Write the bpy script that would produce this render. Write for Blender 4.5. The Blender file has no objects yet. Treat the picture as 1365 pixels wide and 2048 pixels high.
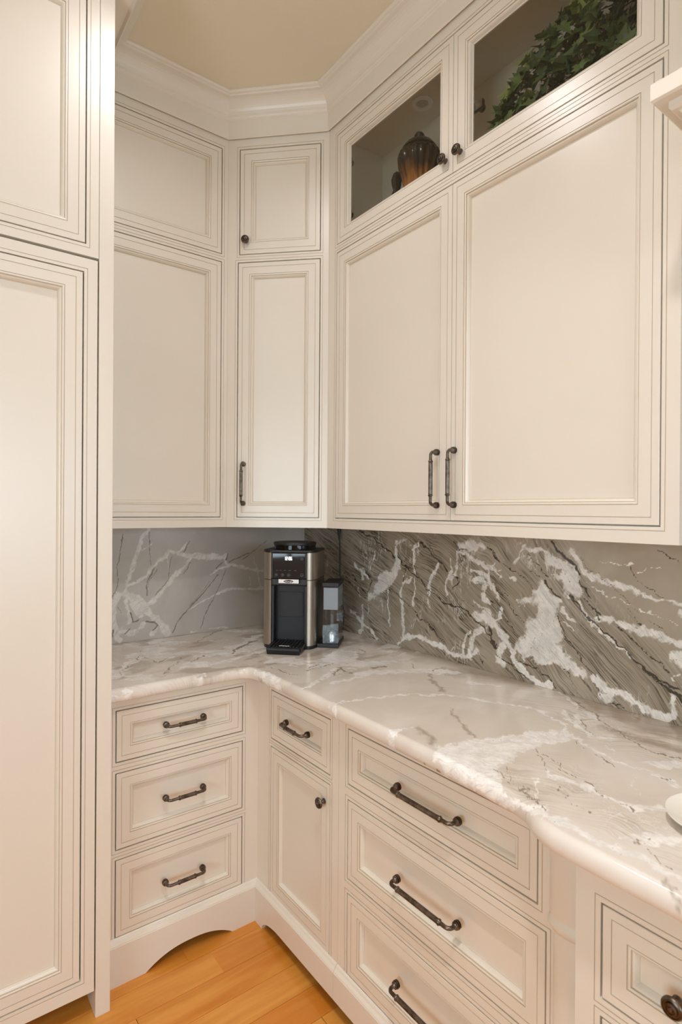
import bpy, bmesh, math, random
import numpy as np
from mathutils import Vector, Matrix

random.seed(7)
SC = bpy.context.scene
COL = SC.collection

# ------------------------------------------------------------------ camera
cam_d = bpy.data.cameras.new('camera')
cam = bpy.data.objects.new('camera', cam_d)
COL.objects.link(cam)
CAM_POS = Vector((-1.578, -2.3898, 1.4585))
YAW, PITCH, ROLL = 0.6461, -0.0029, 0.0065
_fw = Vector((math.sin(YAW) * math.cos(PITCH), math.cos(YAW) * math.cos(PITCH), math.sin(PITCH)))
_rt = Vector((math.cos(YAW), -math.sin(YAW), 0))
_up = _rt.cross(_fw)
_r2 = _rt * math.cos(ROLL) + _up * math.sin(ROLL)
_u2 = _up * math.cos(ROLL) - _rt * math.sin(ROLL)
cam.matrix_world = Matrix(((_r2.x, _u2.x, -_fw.x, CAM_POS.x), (_r2.y, _u2.y, -_fw.y, CAM_POS.y), (_r2.z, _u2.z, -_fw.z, CAM_POS.z), (0, 0, 0, 1)))
cam_d.sensor_fit = 'VERTICAL'
cam_d.sensor_height = 36.0
cam_d.lens = 36.0 * 1139.19 / 2048.0
cam_d.clip_start = 0.05
cam_d.dof.use_dof = True
cam_d.dof.focus_distance = 2.2
cam_d.dof.aperture_fstop = 7.0
SC.camera = cam

# ------------------------------------------------------------------ colour management, world
SC.view_settings.view_transform = 'Standard'
SC.view_settings.look = 'None'
SC.view_settings.gamma = 1.0
SC.view_settings.use_curve_mapping = False
SC.view_settings.exposure = 0.08
W = bpy.data.worlds.new('world')
SC.world = W
W.use_nodes = True
_bg = W.node_tree.nodes['Background']
_bg.inputs[0].default_value = (0.44, 0.78, 1.0, 1)
_bg.inputs[1].default_value = 4.8
SC.cycles.max_bounces = 8
SC.cycles.diffuse_bounces = 5
SC.cycles.glossy_bounces = 4
SC.cycles.transmission_bounces = 8
SC.cycles.transparent_max_bounces = 8
SC.cycles.sample_clamp_indirect = 4.0
SC.cycles.caustics_reflective = False
SC.cycles.caustics_refractive = False

CEIL = 3.095
RX0, RY0 = -3.9, -5.2          # far corners of the room


def area_light(name, loc, target, size, power, color, size_y=None, shape='SQUARE', spread=math.pi):
    d = bpy.data.lights.new(name, 'AREA')
    d.shape = shape
    d.size = size
    if size_y:
        d.shape = 'RECTANGLE'
        d.size_y = size_y
    d.energy = power
    d.color = color
    d.spread = spread
    o = bpy.data.objects.new(name, d)
    COL.objects.link(o)
    o.location = loc
    o.rotation_euler = (Vector(target) - Vector(loc)).to_track_quat('-Z', 'Y').to_euler()
    return o


CANS = [(-1.0, -1.13, 4.3, (0.98, 0.95, 1.02), 150), (-1.35, -2.15, 11.0, (1.0, 0.945, 0.95), 120), (-2.35, -3.5, 3.0, (1.0, 0.84, 0.66), 150)]     # x, y, power, colour, beam; the middle lamp is added to brighten the counter
# daylight outside the window openings of the wall behind the camera and of the far left wall
area_light('window_daylight', (-1.2, RY0 - 0.25, 1.55), (-1.2, 0, 1.5), 1.9, 27, (0.96, 0.93, 1.04), size_y=1.25)
area_light('patio_daylight', (RX0 - 0.25, -2.7, 1.55), (0, -2.7, 1.6), 1.6, 29, (0.97, 0.92, 0.90), size_y=1.3)

# ------------------------------------------------------------------ materials
def lin(r, g, b):
    f = lambda c: (c / 255 / 12.92) if c / 255 <= 0.04045 else ((c / 255 + 0.055) / 1.055) ** 2.4
    return (f(r), f(g), f(b), 1)


def mat(name, color, rough=0.5, metal=0.0, **kw):
    m = bpy.data.materials.new(name)
    m.use_nodes = True
    b = m.node_tree.nodes['Principled BSDF']
    b.inputs['Base Color'].default_value = color
    b.inputs['Roughness'].default_value = rough
    b.inputs['Metallic'].default_value = metal
    for k, v in kw.items():
        b.inputs[k].default_value = v
    return m


class NT:
    """small helper to write node trees"""
    def __init__(self, m):
        self.t = m.node_tree
        self.b = self.t.nodes['Principled BSDF']

    def n(self, kind, **props):
        x = self.t.nodes.new(kind)
        for k, v in props.items():
            setattr(x, k, v)
        return x

    def set(self, sock, v):
        if isinstance(v, bpy.types.NodeSocket):
            self.t.links.new(v, sock)
        else:
            sock.default_value = v

    def math(self, op, a, b=0.0, clamp=False):
        x = self.n('ShaderNodeMath', operation=op, use_clamp=clamp)
        self.set(x.inputs[0], a)
        self.set(x.inputs[1], b)
        return x.outputs[0]

    def ss(self, v, a, b):
        x = self.n('ShaderNodeMapRange', interpolation_type='SMOOTHSTEP')
        self.set(x.inputs[0], v)
        x.inputs[1].default_value = a
        x.inputs[2].default_value = b
        return x.outputs[0]

    def mix(self, f, a, b):
        x = self.n('ShaderNodeMix', data_type='RGBA')
        self.set(x.inputs[0], f)
        self.set(x.inputs[6], a)
        self.set(x.inputs[7], b)
        return x.outputs[2]

    def noise(self, vec, scale, detail=4, rough=0.55, dist=0.0):
        x = self.n('ShaderNodeTexNoise')
        if vec is not None:
            self.set(x.inputs['Vector'], vec)
        x.inputs['Scale'].default_value = scale
        x.inputs['Detail'].default_value = detail
        x.inputs['Roughness'].default_value = rough
        x.inputs['Distortion'].default_value = dist
        return x.outputs[0]

    def obj(self):
        return self.n('ShaderNodeTexCoord').outputs['Object']

    def attr(self, name):
        return self.n('ShaderNodeAttribute', attribute_name=name)

    def scale(self, vec, s):
        x = self.n('ShaderNodeVectorMath', operation='MULTIPLY')
        self.set(x.inputs[0], vec)
        x.inputs[1].default_value = s
        return x.outputs[0]

    def bump(self, h, strength, dist=0.002):
        x = self.n('ShaderNodeBump')
        x.inputs['Strength'].default_value = strength
        x.inputs['Distance'].default_value = dist
        self.set(x.inputs['Height'], h)
        self.t.links.new(x.outputs[0], self.b.inputs['Normal'])


def painted(name, col, rough=0.38, spread=0.03):
    m = mat(name, col, rough)
    t = NT(m)
    n = t.noise(t.obj(), 3.0, 3)
    a = tuple(c * (1 - spread) for c in col[:3]) + (1,)
    b = tuple(min(1, c * (1 + spread)) for c in col[:3]) + (1,)
    t.set(t.b.inputs['Base Color'], t.mix(n, a, b))
    t.bump(t.noise(t.obj(), 260.0, 2), 0.035, 0.001)
    return m


PAINT = painted('cream_cabinet_paint', lin(228, 220, 206), 0.31)
PAINT.node_tree.nodes['Principled BSDF'].inputs['Specular IOR Level'].default_value = 0.55
GLAZE = painted('taupe_glaze_line', lin(206, 191, 168), 0.5)
TOE_BROWN = mat('dark_brown_toe_board', lin(84, 66, 47), 0.7)  # one dark brown for the toe kick and the toe boards
INSIDE = painted('cabinet_interior_paint', lin(222, 212, 196), 0.5)
CEILM = painted('warm_beige_ceiling_paint', lin(228, 218, 195), 0.8)
WALLM = painted('warm_taupe_wall_paint', lin(168, 148, 126), 0.8)
ROOMW = painted('pale_beige_room_paint', lin(238, 233, 224), 0.8)
BLACK = mat('black_plastic', (0.007, 0.007, 0.0075, 1), 0.42)
SATIN = mat('satin_black_panel', (0.011, 0.0115, 0.013, 1), 0.5)
GLOSSBLACK = mat('gloss_black_screen', (0.006, 0.006, 0.008, 1), 0.04)
CHROME = mat('chrome', (0.75, 0.74, 0.72, 1), 0.16, 1.0)
WHITEM = mat('white_ceramic', lin(236, 230, 218), 0.18)
DIGIT = mat('lit_white_digits', (1, 1, 1, 1), 0.5)
DIGIT.node_tree.nodes['Principled BSDF'].inputs['Emission Color'].default_value = (0.95, 0.98, 1, 1)
DIGIT.node_tree.nodes['Principled BSDF'].inputs['Emission Strength'].default_value = 1.6
ICON = mat('dim_grey_icon', (0.16, 0.16, 0.17, 1), 0.5)


def pewter():
    m = mat('oil_rubbed_pewter', (0.13, 0.105, 0.085, 1), 0.36, 1.0)
    t = NT(m)
    n = t.noise(t.obj(), 60.0, 4)
    t.set(t.b.inputs['Base Color'], t.mix(t.ss(n, .35, .7), (0.10, 0.078, 0.060, 1), (0.22, 0.185, 0.155, 1)))
    t.set(t.b.inputs['Roughness'], t.math('ADD', t.math('MULTIPLY', n, 0.2), 0.24))
    return m


PEWTER = pewter()


def steel():
    m = mat('brushed_steel', (0.46, 0.42, 0.37, 1), 0.32, 1.0)
    t = NT(m)
    n = t.noise(t.scale(t.obj(), (600.0, 600.0, 3.0)), 1.0, 3)
    t.set(t.b.inputs['Roughness'], t.math('ADD', t.math('MULTIPLY', n, 0.22), 0.22))
    t.set(t.b.inputs['Base Color'], t.mix(n, (0.39, 0.335, 0.27, 1), (0.53, 0.465, 0.385, 1)))
    return m


STEEL = steel()


def glass(name, color, rough=0.0, ior=1.45, tint=1.0):
    """thin clear sheet: straight-through transmission plus a Fresnel reflection"""
    m = mat(name, color, rough)
    t = m.node_tree
    t.nodes.remove(t.nodes['Principled BSDF'])
    out = t.nodes['Material Output']
    tr = t.nodes.new('ShaderNodeBsdfTransparent')
    tr.inputs[0].default_value = color
    gl = t.nodes.new('ShaderNodeBsdfGlossy')
    gl.inputs['Roughness'].default_value = rough
    fr = t.nodes.new('ShaderNodeFresnel')
    fr.inputs[0].default_value = ior
    mx = t.nodes.new('ShaderNodeMixShader')
    ge = t.nodes.new('ShaderNodeNewGeometry')
    fm = t.nodes.new('ShaderNodeMath')
    fm.operation = 'MULTIPLY'
    inv = t.nodes.new('ShaderNodeMath')
    inv.operation = 'SUBTRACT'
    inv.inputs[0].default_value = 1.0
    t.links.new(ge.outputs['Backfacing'], inv.inputs[1])
    t.links.new(fr.outputs[0], fm.inputs[0])
    t.links.new(inv.outputs[0], fm.inputs[1])
    t.links.new(fm.outputs[0], mx.inputs[0])
    t.links.new(tr.outputs[0], mx.inputs[1])
    t.links.new(gl.outputs[0], mx.inputs[2])
    t.links.new(mx.outputs[0], out.inputs[0])
    return m


PANE = glass('clear_door_glass', (0.90, 0.90, 0.87, 1), 0.0, 1.45)
CLEAR = glass('clear_tank_plastic', (0.90, 0.93, 0.95, 1), 0.02, 1.75)
FROST = mat('frosted_tank_film', (0.62, 0.63, 0.64, 1), 0.4)
FROST.node_tree.nodes['Principled BSDF'].inputs['Alpha'].default_value = 0.72


def wood():
    m = mat('honey_maple_floor', lin(200, 140, 70), 0.24)
    t = NT(m)
    oi = t.n('ShaderNodeObjectInfo')
    o = t.obj()
    sh = t.n('ShaderNodeVectorMath', operation='ADD')
    t.set(sh.inputs[0], o)
    rnd = t.n('ShaderNodeCombineXYZ')
    t.set(rnd.inputs[0], t.math('MULTIPLY', oi.outputs['Random'], 31.0))
    t.set(rnd.inputs[1], t.math('MULTIPLY', oi.outputs['Random'], 17.0))
    t.set(sh.inputs[1], rnd.outputs[0])
    v = sh.outputs[0]
    g = t.noise(t.scale(v, (2.2, 26.0, 1.0)), 1.0, 6, 0.6, 0.6)
    c = t.mix(t.ss(g, .30, .72), lin(224, 154, 66), lin(200, 118, 36))
    big = t.noise(t.scale(v, (1.5, 5.0, 1.0)), 1.0, 2)
    c = t.mix(t.ss(big, .48, .70), c, lin(206, 124, 40))
    c = t.mix(t.math('MULTIPLY', oi.outputs['Random'], .55), c, lin(234, 170, 84))
    knot = t.noise(t.scale(v, (9.0, 24.0, 1.0)), 1.0, 2)
    c = t.mix(t.math('MULTIPLY', t.ss(knot, .70, .80), .55), c, lin(118, 66, 28))
    t.set(t.b.inputs['Base Color'], c)
    return m


WOOD = wood()


def stone(name, base_a, base_b, stripe_dark, vein_white, vein_dark, stripe_gain, rough=0.12):
    m = mat(name, base_a, rough)
    t = NT(m)
    o = t.obj()
    fl = t.attr('flow').outputs['Vector']
    Wt, Dk, St, Gr = (t.attr(k).outputs['Fac'] for k in ('white', 'dark', 'stripe', 'grey'))
    big = t.noise(o, 3.2, 4, 0.6, 0.5)
    c = t.mix(t.ss(big, .34, .68), base_a, base_b)
    # fine strata drawn along the flow of the slab
    s1 = t.noise(t.scale(fl, (34.0, 2.4, 1.0)), 1.0, 5, 0.62, 0.25)
    s2 = t.noise(t.scale(fl, (120.0, 3.0, 1.0)), 1.0, 3, 0.6, 0.5)
    patch = t.ss(t.noise(fl, 5.0, 3, 0.55, 0.3), .36, .62)
    band = t.math('MULTIPLY', t.ss(s1, .50, .68), 0.46)
    fine = t.math('MULTIPLY', t.ss(t.math('ABSOLUTE', t.math('SUBTRACT', s2, 0.5)), .060, .008), .95)
    st = t.math('MULTIPLY', t.math('MAXIMUM', band, fine), t.math('MULTIPLY', t.math('MULTIPLY', St, stripe_gain), t.math('ADD', t.math('MULTIPLY', patch, .75), .25)), True)
    c = t.mix(st, c, stripe_dark)
    pale = t.math('MULTIPLY', t.ss(s1, .44, .32), t.math('MULTIPLY', St, 0.45))
    c = t.mix(pale, c, tuple(min(1, k * 1.25) for k in base_b[:3]) + (1,))
    c = t.mix(t.math('MULTIPLY', Gr, 0.78), c, stripe_dark)
    # longer dark seams that run with the strata
    sm = t.math('ABSOLUTE', t.math('SUBTRACT', t.noise(t.scale(fl, (15.0, 1.1, 1.0)), 1.0, 6, 0.62, 0.5), 0.5))
    sp = t.ss(t.noise(fl, 7.0, 2), .45, .60)
    c = t.mix(t.math('MULTIPLY', t.math('MULTIPLY', t.ss(sm, .013, .003), sp), t.math('MULTIPLY', St, stripe_gain * .75), True), c, vein_dark)
    # short pale wisps that cross the strata
    wz = t.noise(t.scale(o, (30.0, 30.0, 9.0)), 1.0, 5, 0.6, 0.8)
    wm = t.ss(t.noise(o, 6.5, 3, 0.5, 0.4), .52, .62)
    wisp = t.math('MULTIPLY', t.ss(t.math('ABSOLUTE', t.math('SUBTRACT', wz, 0.5)), .022, .006), wm)
    c = t.mix(t.math('MULTIPLY', wisp, t.math('MULTIPLY', St, stripe_gain * .6), True), c, vein_white)
    # white quartz veins, ragged and cloudy edges
    rag = t.noise(o, 34.0, 9, 0.72, 0.6)
    wv = t.math('ADD', Wt, t.math('MULTIPLY', t.math('SUBTRACT', rag, 0.5), 1.7))
    wf = t.ss(wv, .38, .74)
    cloud = t.noise(o, 17.0, 7, 0.7, 0.8)
    wf = t.math('MULTIPLY', wf, t.math('ADD', t.math('MULTIPLY', t.ss(cloud, .30, .58), .28), .72))
    wn = t.noise(o, 30.0, 6, 0.75)
    wc = t.mix(t.ss(wn, .35, .62), tuple(k * .82 for k in vein_white[:3]) + (1,), vein_white)
    c = t.mix(wf, c, wc)
    # thin grey threads that follow the strata through the white
    thr = t.ss(t.math('ABSOLUTE', t.math('SUBTRACT', t.noise(t.scale(fl, (46.0, 5.0, 1.0)), 1.0, 4, 0.6, 1.2), 0.5)), .03, .0)
    c = t.mix(t.math('MULTIPLY', t.math('MULTIPLY', thr, wf), .28), c, stripe_dark)
    speck = t.noise(o, 120.0, 2, 0.5)
    c = t.mix(t.math('MULTIPLY', t.math('MULTIPLY', t.ss(speck, .70, .76), wf), .7), c, vein_dark)
    # dark mineral seams
    rag2 = t.noise(o, 120.0, 5, 0.7)
    dv = t.math('ADD', Dk, t.math('MULTIPLY', t.math('SUBTRACT', rag2, 0.5), .8))
    c = t.mix(t.math('MULTIPLY', t.ss(dv, .30, .66), 0.88), c, vein_dark)
    t.set(t.b.inputs['Base Color'], c)
    t.set(t.b.inputs['Roughness'], t.math('ADD', t.math('MULTIPLY', rag, .06), rough))
    return m


STONE_R = stone('striped_grey_quartzite', lin(181, 168, 151), lin(162, 148, 129), lin(74, 65, 50), lin(244, 238, 230), lin(46, 39, 30), 1.0)
STONE_L = stone('smoky_grey_quartzite', lin(206, 199, 190), lin(190, 184, 176), lin(138, 129, 118), lin(240, 234, 226), lin(128, 118, 106), 0.35)
STONE_C = stone('pale_grey_quartzite', lin(231, 223, 213), lin(217, 207, 194), lin(160, 143, 124), lin(252, 249, 244), lin(146, 130, 112), 0.8, 0.13)

# ------------------------------------------------------------------ mesh helpers
class M:
    def __init__(self):
        self.v, self.f, self.m = [], [], []

    def quad(self, pts, mi=0):
        i = len(self.v)
        self.v += [tuple(p) for p in pts]
        self.f.append(tuple(range(i, i + len(pts))))
        self.m.append(mi)

    def box(self, x0, x1, y0, y1, z0, z1, mi=0):
        i = len(self.v)
        self.v += [(x0, y0, z0), (x1, y0, z0), (x1, y1, z0), (x0, y1, z0), (x0, y0, z1), (x1, y0, z1), (x1, y1, z1), (x0, y1, z1)]
        for q in ((0, 3, 2, 1), (4, 5, 6, 7), (0, 1, 5, 4), (1, 2, 6, 5), (2, 3, 7, 6), (3, 0, 4, 7)):
            self.f.append(tuple(i + k for k in q))
            self.m.append(mi)

    def lathe(self, prof, seg=24, mi=0, axis='z', off=(0, 0, 0), ribs=0, rib_amp=0.0):
        """prof: (radius, height) from one end to the other"""
        i0 = len(self.v)
        for r, h in prof:
            for k in range(seg):
                a = 2 * math.pi * k / seg
                rr = r * (1 + rib_amp * math.cos(ribs * a)) if ribs else r
                x, y = rr * math.cos(a), rr * math.sin(a)
                p = {'z': (x, y, h), 'y': (x, h, y), 'x': (h, x, y)}[axis]
                self.v.append((p[0] + off[0], p[1] + off[1], p[2] + off[2]))
        n = len(prof)
        for j in range(n - 1):
            for k in range(seg):
                a, b = i0 + j * seg + k, i0 + j * seg + (k + 1) % seg
                self.f.append((a, b, b + seg, a + seg))
                self.m.append(mi)
        self.f.append(tuple(i0 + k for k in range(seg)))
        self.f.append(tuple(i0 + (n - 1) * seg + k for k in range(seg)))
        self.m += [mi, mi]

    def sweep(self, pts, radii, seg=12, mi=0):
        pts = [Vector(p) for p in pts]
        n = len(pts)
        i0 = len(self.v)
        t_prev, u = None, None
        for i in range(n):
            t = (pts[min(i + 1, n - 1)] - pts[max(i - 1, 0)]).normalized()
            if u is None:
                u = t.orthogonal().normalized()
            else:
                u = (t_prev.rotation_difference(t) @ u)
                u = (u - t * u.dot(t)).normalized()
            w = t.cross(u)
            for k in range(seg):
                a = 2 * math.pi * k / seg
                self.v.append(tuple(pts[i] + (u * math.cos(a) + w * math.sin(a)) * radii[i]))
            t_prev = t
        for j in range(n - 1):
            for k in range(seg):
                a, b = i0 + j * seg + k, i0 + j * seg + (k + 1) % seg
                self.f.append((a, b, b + seg, a + seg))
                self.m.append(mi)
        self.f.append(tuple(i0 + k for k in range(seg)))
        self.f.append(tuple(i0 + (n - 1) * seg + k for k in range(seg)))
        self.m += [mi, mi]

    def prism(self, poly, a, b, axis, mi=0):
        """extrude a 2D polygon between a and b along an axis"""
        mk = {'x': lambda p, h: (h, p[0], p[1]), 'y': lambda p, h: (p[0], h, p[1]), 'z': lambda p, h: (p[0], p[1], h)}[axis]
        i = len(self.v)
        n = len(poly)
        self.v += [mk(p, a) for p in poly] + [mk(p, b) for p in poly]
        self.f.append(tuple(i + k for k in range(n)))
        self.f.append(tuple(i + n + k for k in range(n)))
        self.m += [mi, mi]
        for k in range(n):
            k2 = (k + 1) % n
            self.f.append((i + k, i + k2, i + n + k2, i + n + k))
            self.m.append(mi)

    def data(self, name, mats, smooth=False, bevel=0):
        me = bpy.data.meshes.new(name)
        me.from_pydata(self.v, [], self.f)
        for k in mats:
            me.materials.append(k)
        me.polygons.foreach_set('material_index', self.m)
        bm = bmesh.new()
        bm.from_mesh(me)
        bmesh.ops.remove_doubles(bm, verts=bm.verts, dist=1e-6)
        bmesh.ops.recalc_face_normals(bm, faces=bm.faces)
        if bevel:
            es = [e for e in bm.edges if len(e.link_faces) == 2 and e.calc_face_angle(0) > 0.6]
            bmesh.ops.bevel(bm, geom=es, offset=bevel, segments=2, affect='EDGES', profile=0.5)
        if smooth:
            for f in bm.faces:
                f.smooth = True
            for e in bm.edges:
                if len(e.link_faces) == 2 and e.calc_face_angle(0) > 0.7:
                    e.smooth = False
        bm.to_mesh(me)
        bm.free()
        return me


def link(name, me, parent=None, loc=(0, 0, 0), rot=(0, 0, 0)):
    o = bpy.data.objects.new(name, me)
    COL.objects.link(o)
    o.location = loc
    o.rotation_euler = rot
    if parent is not None:
        o.parent = parent
    return o


def part(name, m, mats, parent=None, loc=(0, 0, 0), rot=(0, 0, 0), smooth=False, bevel=0):
    if not isinstance(mats, (list, tuple)):
        mats = [mats]
    return link(name, m.data(name, mats, smooth, bevel), parent, loc, rot)


def tag(o, label=None, cat=None, group=None, kind=None):
    for k, v in (('label', label), ('category', cat), ('group', group), ('kind', kind)):
        if v:
            o[k] = v
    return o


def thing(name, label, cat, loc=(0, 0, 0), rz=0.0, group=None):
    o = bpy.data.objects.new(name, None)
    o.empty_display_size = 0.05
    COL.objects.link(o)
    o.location = loc
    o.rotation_euler = (0, 0, rz)
    return tag(o, label, cat, group)


def struct(name, m, mats, label=None, cat=None, **kw):
    o = part(name, m, mats, **kw)
    return tag(o, label, cat, None, 'structure')

# ------------------------------------------------------------------ key dimensions (metres)
DU, DB, DF = 0.2655, 0.5836, 0.6735       # face planes: upper, base and refrigerator cabinets
S45 = 0.5594                               # where the diagonal corner cabinet starts
XF = -1.113                                # right side of the refrigerator end panel
Z0, Z1, Z2, Z3, Z4, ZT = 1.388, 1.430, 2.453, 2.489, 2.908, 2.957
R90, R45 = -math.pi / 2, -math.pi / 4

# ------------------------------------------------------------------ room shell
def wall_with_hole(m, u0, u1, z0, z1, holes, place):
    us = sorted({u0, u1, *[h[0] for h in holes], *[h[1] for h in holes]})
    zs = sorted({z0, z1, *[h[2] for h in holes], *[h[3] for h in holes]})
    for a, b in zip(us, us[1:]):
        for c, d in zip(zs, zs[1:]):
            if any(h[0] <= a and b <= h[1] and h[2] <= c and d <= h[3] for h in holes):
                continue
            place(m, a, b, c, d)


m = M(); m.box(RX0, 0.12, RY0, 0.12, -0.12, -0.012); FLOOR = struct('floor', m, WOOD)
PLK_W = 0.104
sizes = {}
row = 0
y = -0.64 + 6 * PLK_W
rng = random.Random(3)
while y > RY0:
    x = 0.0 - rng.uniform(0, 1.1)
    segs = [(x, 0.0)] if x < -0.05 else []
    while x > RX0:
        L = rng.choice([0.7, 0.95, 1.2, 1.5])
        segs.append((max(RX0, x - L), x))
        x -= L
    for a, b in segs:
        far = y < -3.2 or b < -2.6
        key = round(b - a, 2)
        if key < .04:
            continue
        if key not in sizes:
            mm = M(); mm.box(-key / 2 + .0006, key / 2 - .0006, -PLK_W / 2 + .0006, PLK_W / 2 - .0006, -0.012, 0.0)
            sizes[key] = mm.data('plank', [WOOD], bevel=0.0006)
        link('plank', sizes[key], FLOOR, ((a + b) / 2, y - PLK_W / 2, 0))
    y -= PLK_W
m = M(); m.box(RX0 - .12, 0.12, RY0 - .12, 0.12, CEIL, CEIL + .1); struct('ceiling', m, CEILM)
m = M(); m.box(RX0 - .12, 0.12, 0.0, 0.12, 0, CEIL); struct('wall_back', m, WALLM)
m = M(); m.box(0.0, 0.12, RY0 - .12, 0.0, 0, CEIL); struct('wall_right', m, WALLM)
WIN_A = (-2.15, -0.25, 0.92, 2.2)
WIN_B = (-3.5, -1.9, 0.88, 2.2)
m = M()
wall_with_hole(m, RX0 - .12, 0.0, 0, CEIL, [WIN_A], lambda mm, a, b, c, d: mm.box(a, b, RY0 - .12, RY0, c, d))
struct('wall_front', m, ROOMW)
m = M()
wall_with_hole(m, RY0, 0.0, 0, CEIL, [WIN_B], lambda mm, a, b, c, d: mm.box(RX0 - .12, RX0, a, b, c, d))
struct('wall_left', m, ROOMW)


def window(name, rect, axis, cols, rows):
    a, b, c, d = rect
    o = bpy.data.objects.new(name, None)
    COL.objects.link(o)
    o['kind'] = 'structure'
    bx = (lambda mm, u0, u1, z0, z1, t: mm.box(u0, u1, RY0 - .08, RY0 - .08 + t, z0, z1)) if axis == 'y' else \
         (lambda mm, u0, u1, z0, z1, t: mm.box(RX0 - .08, RX0 - .08 + t, u0, u1, z0, z1))
    f = M()
    for r in ((a, b, c, c + .06), (a, b, d - .06, d), (a, a + .06, c + .06, d - .06), (b - .06, b, c + .06, d - .06)):
        bx(f, *r, .06)
    part('window_frame', f, PAINT, o)
    for k in range(1, cols):
        u = a + (b - a) * k / cols
        f = M(); bx(f, u - .02, u + .02, c + .06, d - .06, .05); part('mullion', f, PAINT, o)
    for k in range(1, rows):
        z = c + (d - c) * k / rows
        f = M(); bx(f, a + .06, b - .06, z - .015, z + .015, .04); part('glazing_bar', f, PAINT, o)


window('window_1', WIN_A, 'y', 3, 2)
window('window_2', WIN_B, 'x', 2, 2)

# ------------------------------------------------------------------ joinery builders (local frame: x along the face, y into the cabinet, z up)
def face_frame(m, x0, x1, z0, z1, openings, t=0.02, bead=0.008):
    g = 0.0016
    xs, zs = {x0, x1}, {z0, z1}
    for a, b, c, d in openings:
        for k in (0, bead, bead + g):
            xs |= {a - k, b + k}
            zs |= {c - k, d + k}
    xs = sorted(x for x in xs if x0 - 1e-6 <= x <= x1 + 1e-6)
    zs = sorted(z for z in zs if z0 - 1e-6 <= z <= z1 + 1e-6)

    def cls(x, z):
        for a, b, c, d in openings:
            if a < x < b and c < z < d:
                return None
        for a, b, c, d in openings:
            if a - bead - g < x < b + bead + g and c - bead - g < z < d + bead + g and not (a - bead < x < b + bead and c - bead < z < d + bead):
                return 1
        return 0
    H = {None: t, 0: 0.0, 1: 0.0014}
    nx, nz = len(xs) - 1, len(zs) - 1
    C = [[cls((xs[i] + xs[i + 1]) / 2, (zs[j] + zs[j + 1]) / 2) for j in range(nz)] for i in range(nx)]
    for i in range(nx):
        for j in range(nz):
            c = C[i][j]
            if c is not None:
                y = H[c]
                m.quad([(xs[i], y, zs[j]), (xs[i + 1], y, zs[j]), (xs[i + 1], y, zs[j + 1]), (xs[i], y, zs[j + 1])], c)
                m.quad([(xs[i], t, zs[j]), (xs[i], t, zs[j + 1]), (xs[i + 1], t, zs[j + 1]), (xs[i + 1], t, zs[j])], 0)
            for di, dj in ((1, 0), (0, 1)):
                i2, j2 = i + di, j + dj
                c2 = C[i2][j2] if i2 < nx and j2 < nz else 'out'
                ya, yb = H[c], (t if c2 == 'out' else H[c2])
                if abs(ya - yb) < 1e-7:
                    continue
                mi = 1 if (c == 1 or c2 == 1) and not (c is None or c2 is None) else 0
                if di:
                    m.quad([(xs[i2], ya, zs[j]), (xs[i2], yb, zs[j]), (xs[i2], yb, zs[j + 1]), (xs[i2], ya, zs[j + 1])], mi)
                else:
                    m.quad([(xs[i], ya, zs[j2]), (xs[i], yb, zs[j2]), (xs[i + 1], yb, zs[j2]), (xs[i + 1], ya, zs[j2])], mi)
    m.quad([(x0, 0, z0), (x0, t, z0), (x0, t, z1), (x0, 0, z1)])
    m.quad([(x0, 0, z0), (x1, 0, z0), (x1, t, z0), (x0, t, z0)])


PROFILE = [(0, .0195, 0), (0, .0008, 0), (.0008, 0, 0), (.0165, 0, 0), (.0165, .0016, 1), (.0182, .0016, 1), (.0182, 0, 0),
           (.0455, 0, 0), (.0455, .0018, 1), (.0472, .0018, 1), (.0472, .0004, 0), (.0495, .0002, 0), (.0520, .0012, 0), (.0520, .0040, 1),
           (.0534, .0040, 1), (.0545, .0034, 0), (.0570, .0050, 0), (.0590, .0085, 0), (.0604, .0130, 0), (.0610, .0148, 0), (.0626, .0148, 1), (.0640, .0158, 0)]


def rings(m, x0, x1, z0, z1, prof, s=1.0, close=True):
    pr = None
    for d, y, mi in prof:
        d *= s
        r = [(x0 + d, y, z0 + d), (x1 - d, y, z0 + d), (x1 - d, y, z1 - d), (x0 + d, y, z1 - d)]
        if pr:
            for k in range(4):
                k2 = (k + 1) % 4
                m.quad([pr[k], pr[k2], r[k2], r[k]], mi)
        pr = r


def pull_mesh(L, col=0.032):
    """bar pull with ribbed feet; along local x, centre at 0, standing out to -y"""
    h = L / 2
    foot = [(0, .0078), (-.0008, .0098), (-.0030, .0100), (-.0036, .0070), (-.0046, .0070), (-.0052, .0104), (-.0078, .0104), (-.0084, .0070), (-.0094, .0070), (-.0100, .0096), (-.0122, .0092), (-.0130, .0066), (-.015, .0055), (-.020, .0047)]
    pts, rad = [], []
    for y, r in foot:
        pts.append((-h, y, 0)); rad.append(r)
    for k in range(1, 8):
        a = math.pi / 2 * k / 7
        pts.append((-h + .012 * (1 - math.cos(a)), -.020 - .012 * math.sin(a), 0)); rad.append(.0047)
    for dx, r in ((col - .006, .0048), (col - .003, .0056), (col - .001, .0076), (col + .001, .0078), (col + .0025, .0060), (col + .004, .0066), (col + .006, .0064)):
        pts.append((-h + dx, -.032, 0)); rad.append(r)
    n = len(pts)
    pts += [(-p[0], p[1], p[2]) for p in reversed(pts)]
    rad += list(reversed(rad))
    m = M()
    m.sweep(pts, rad, 14)
    return m.data('handle', [PEWTER], smooth=True)


PULLS = {}


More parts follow.
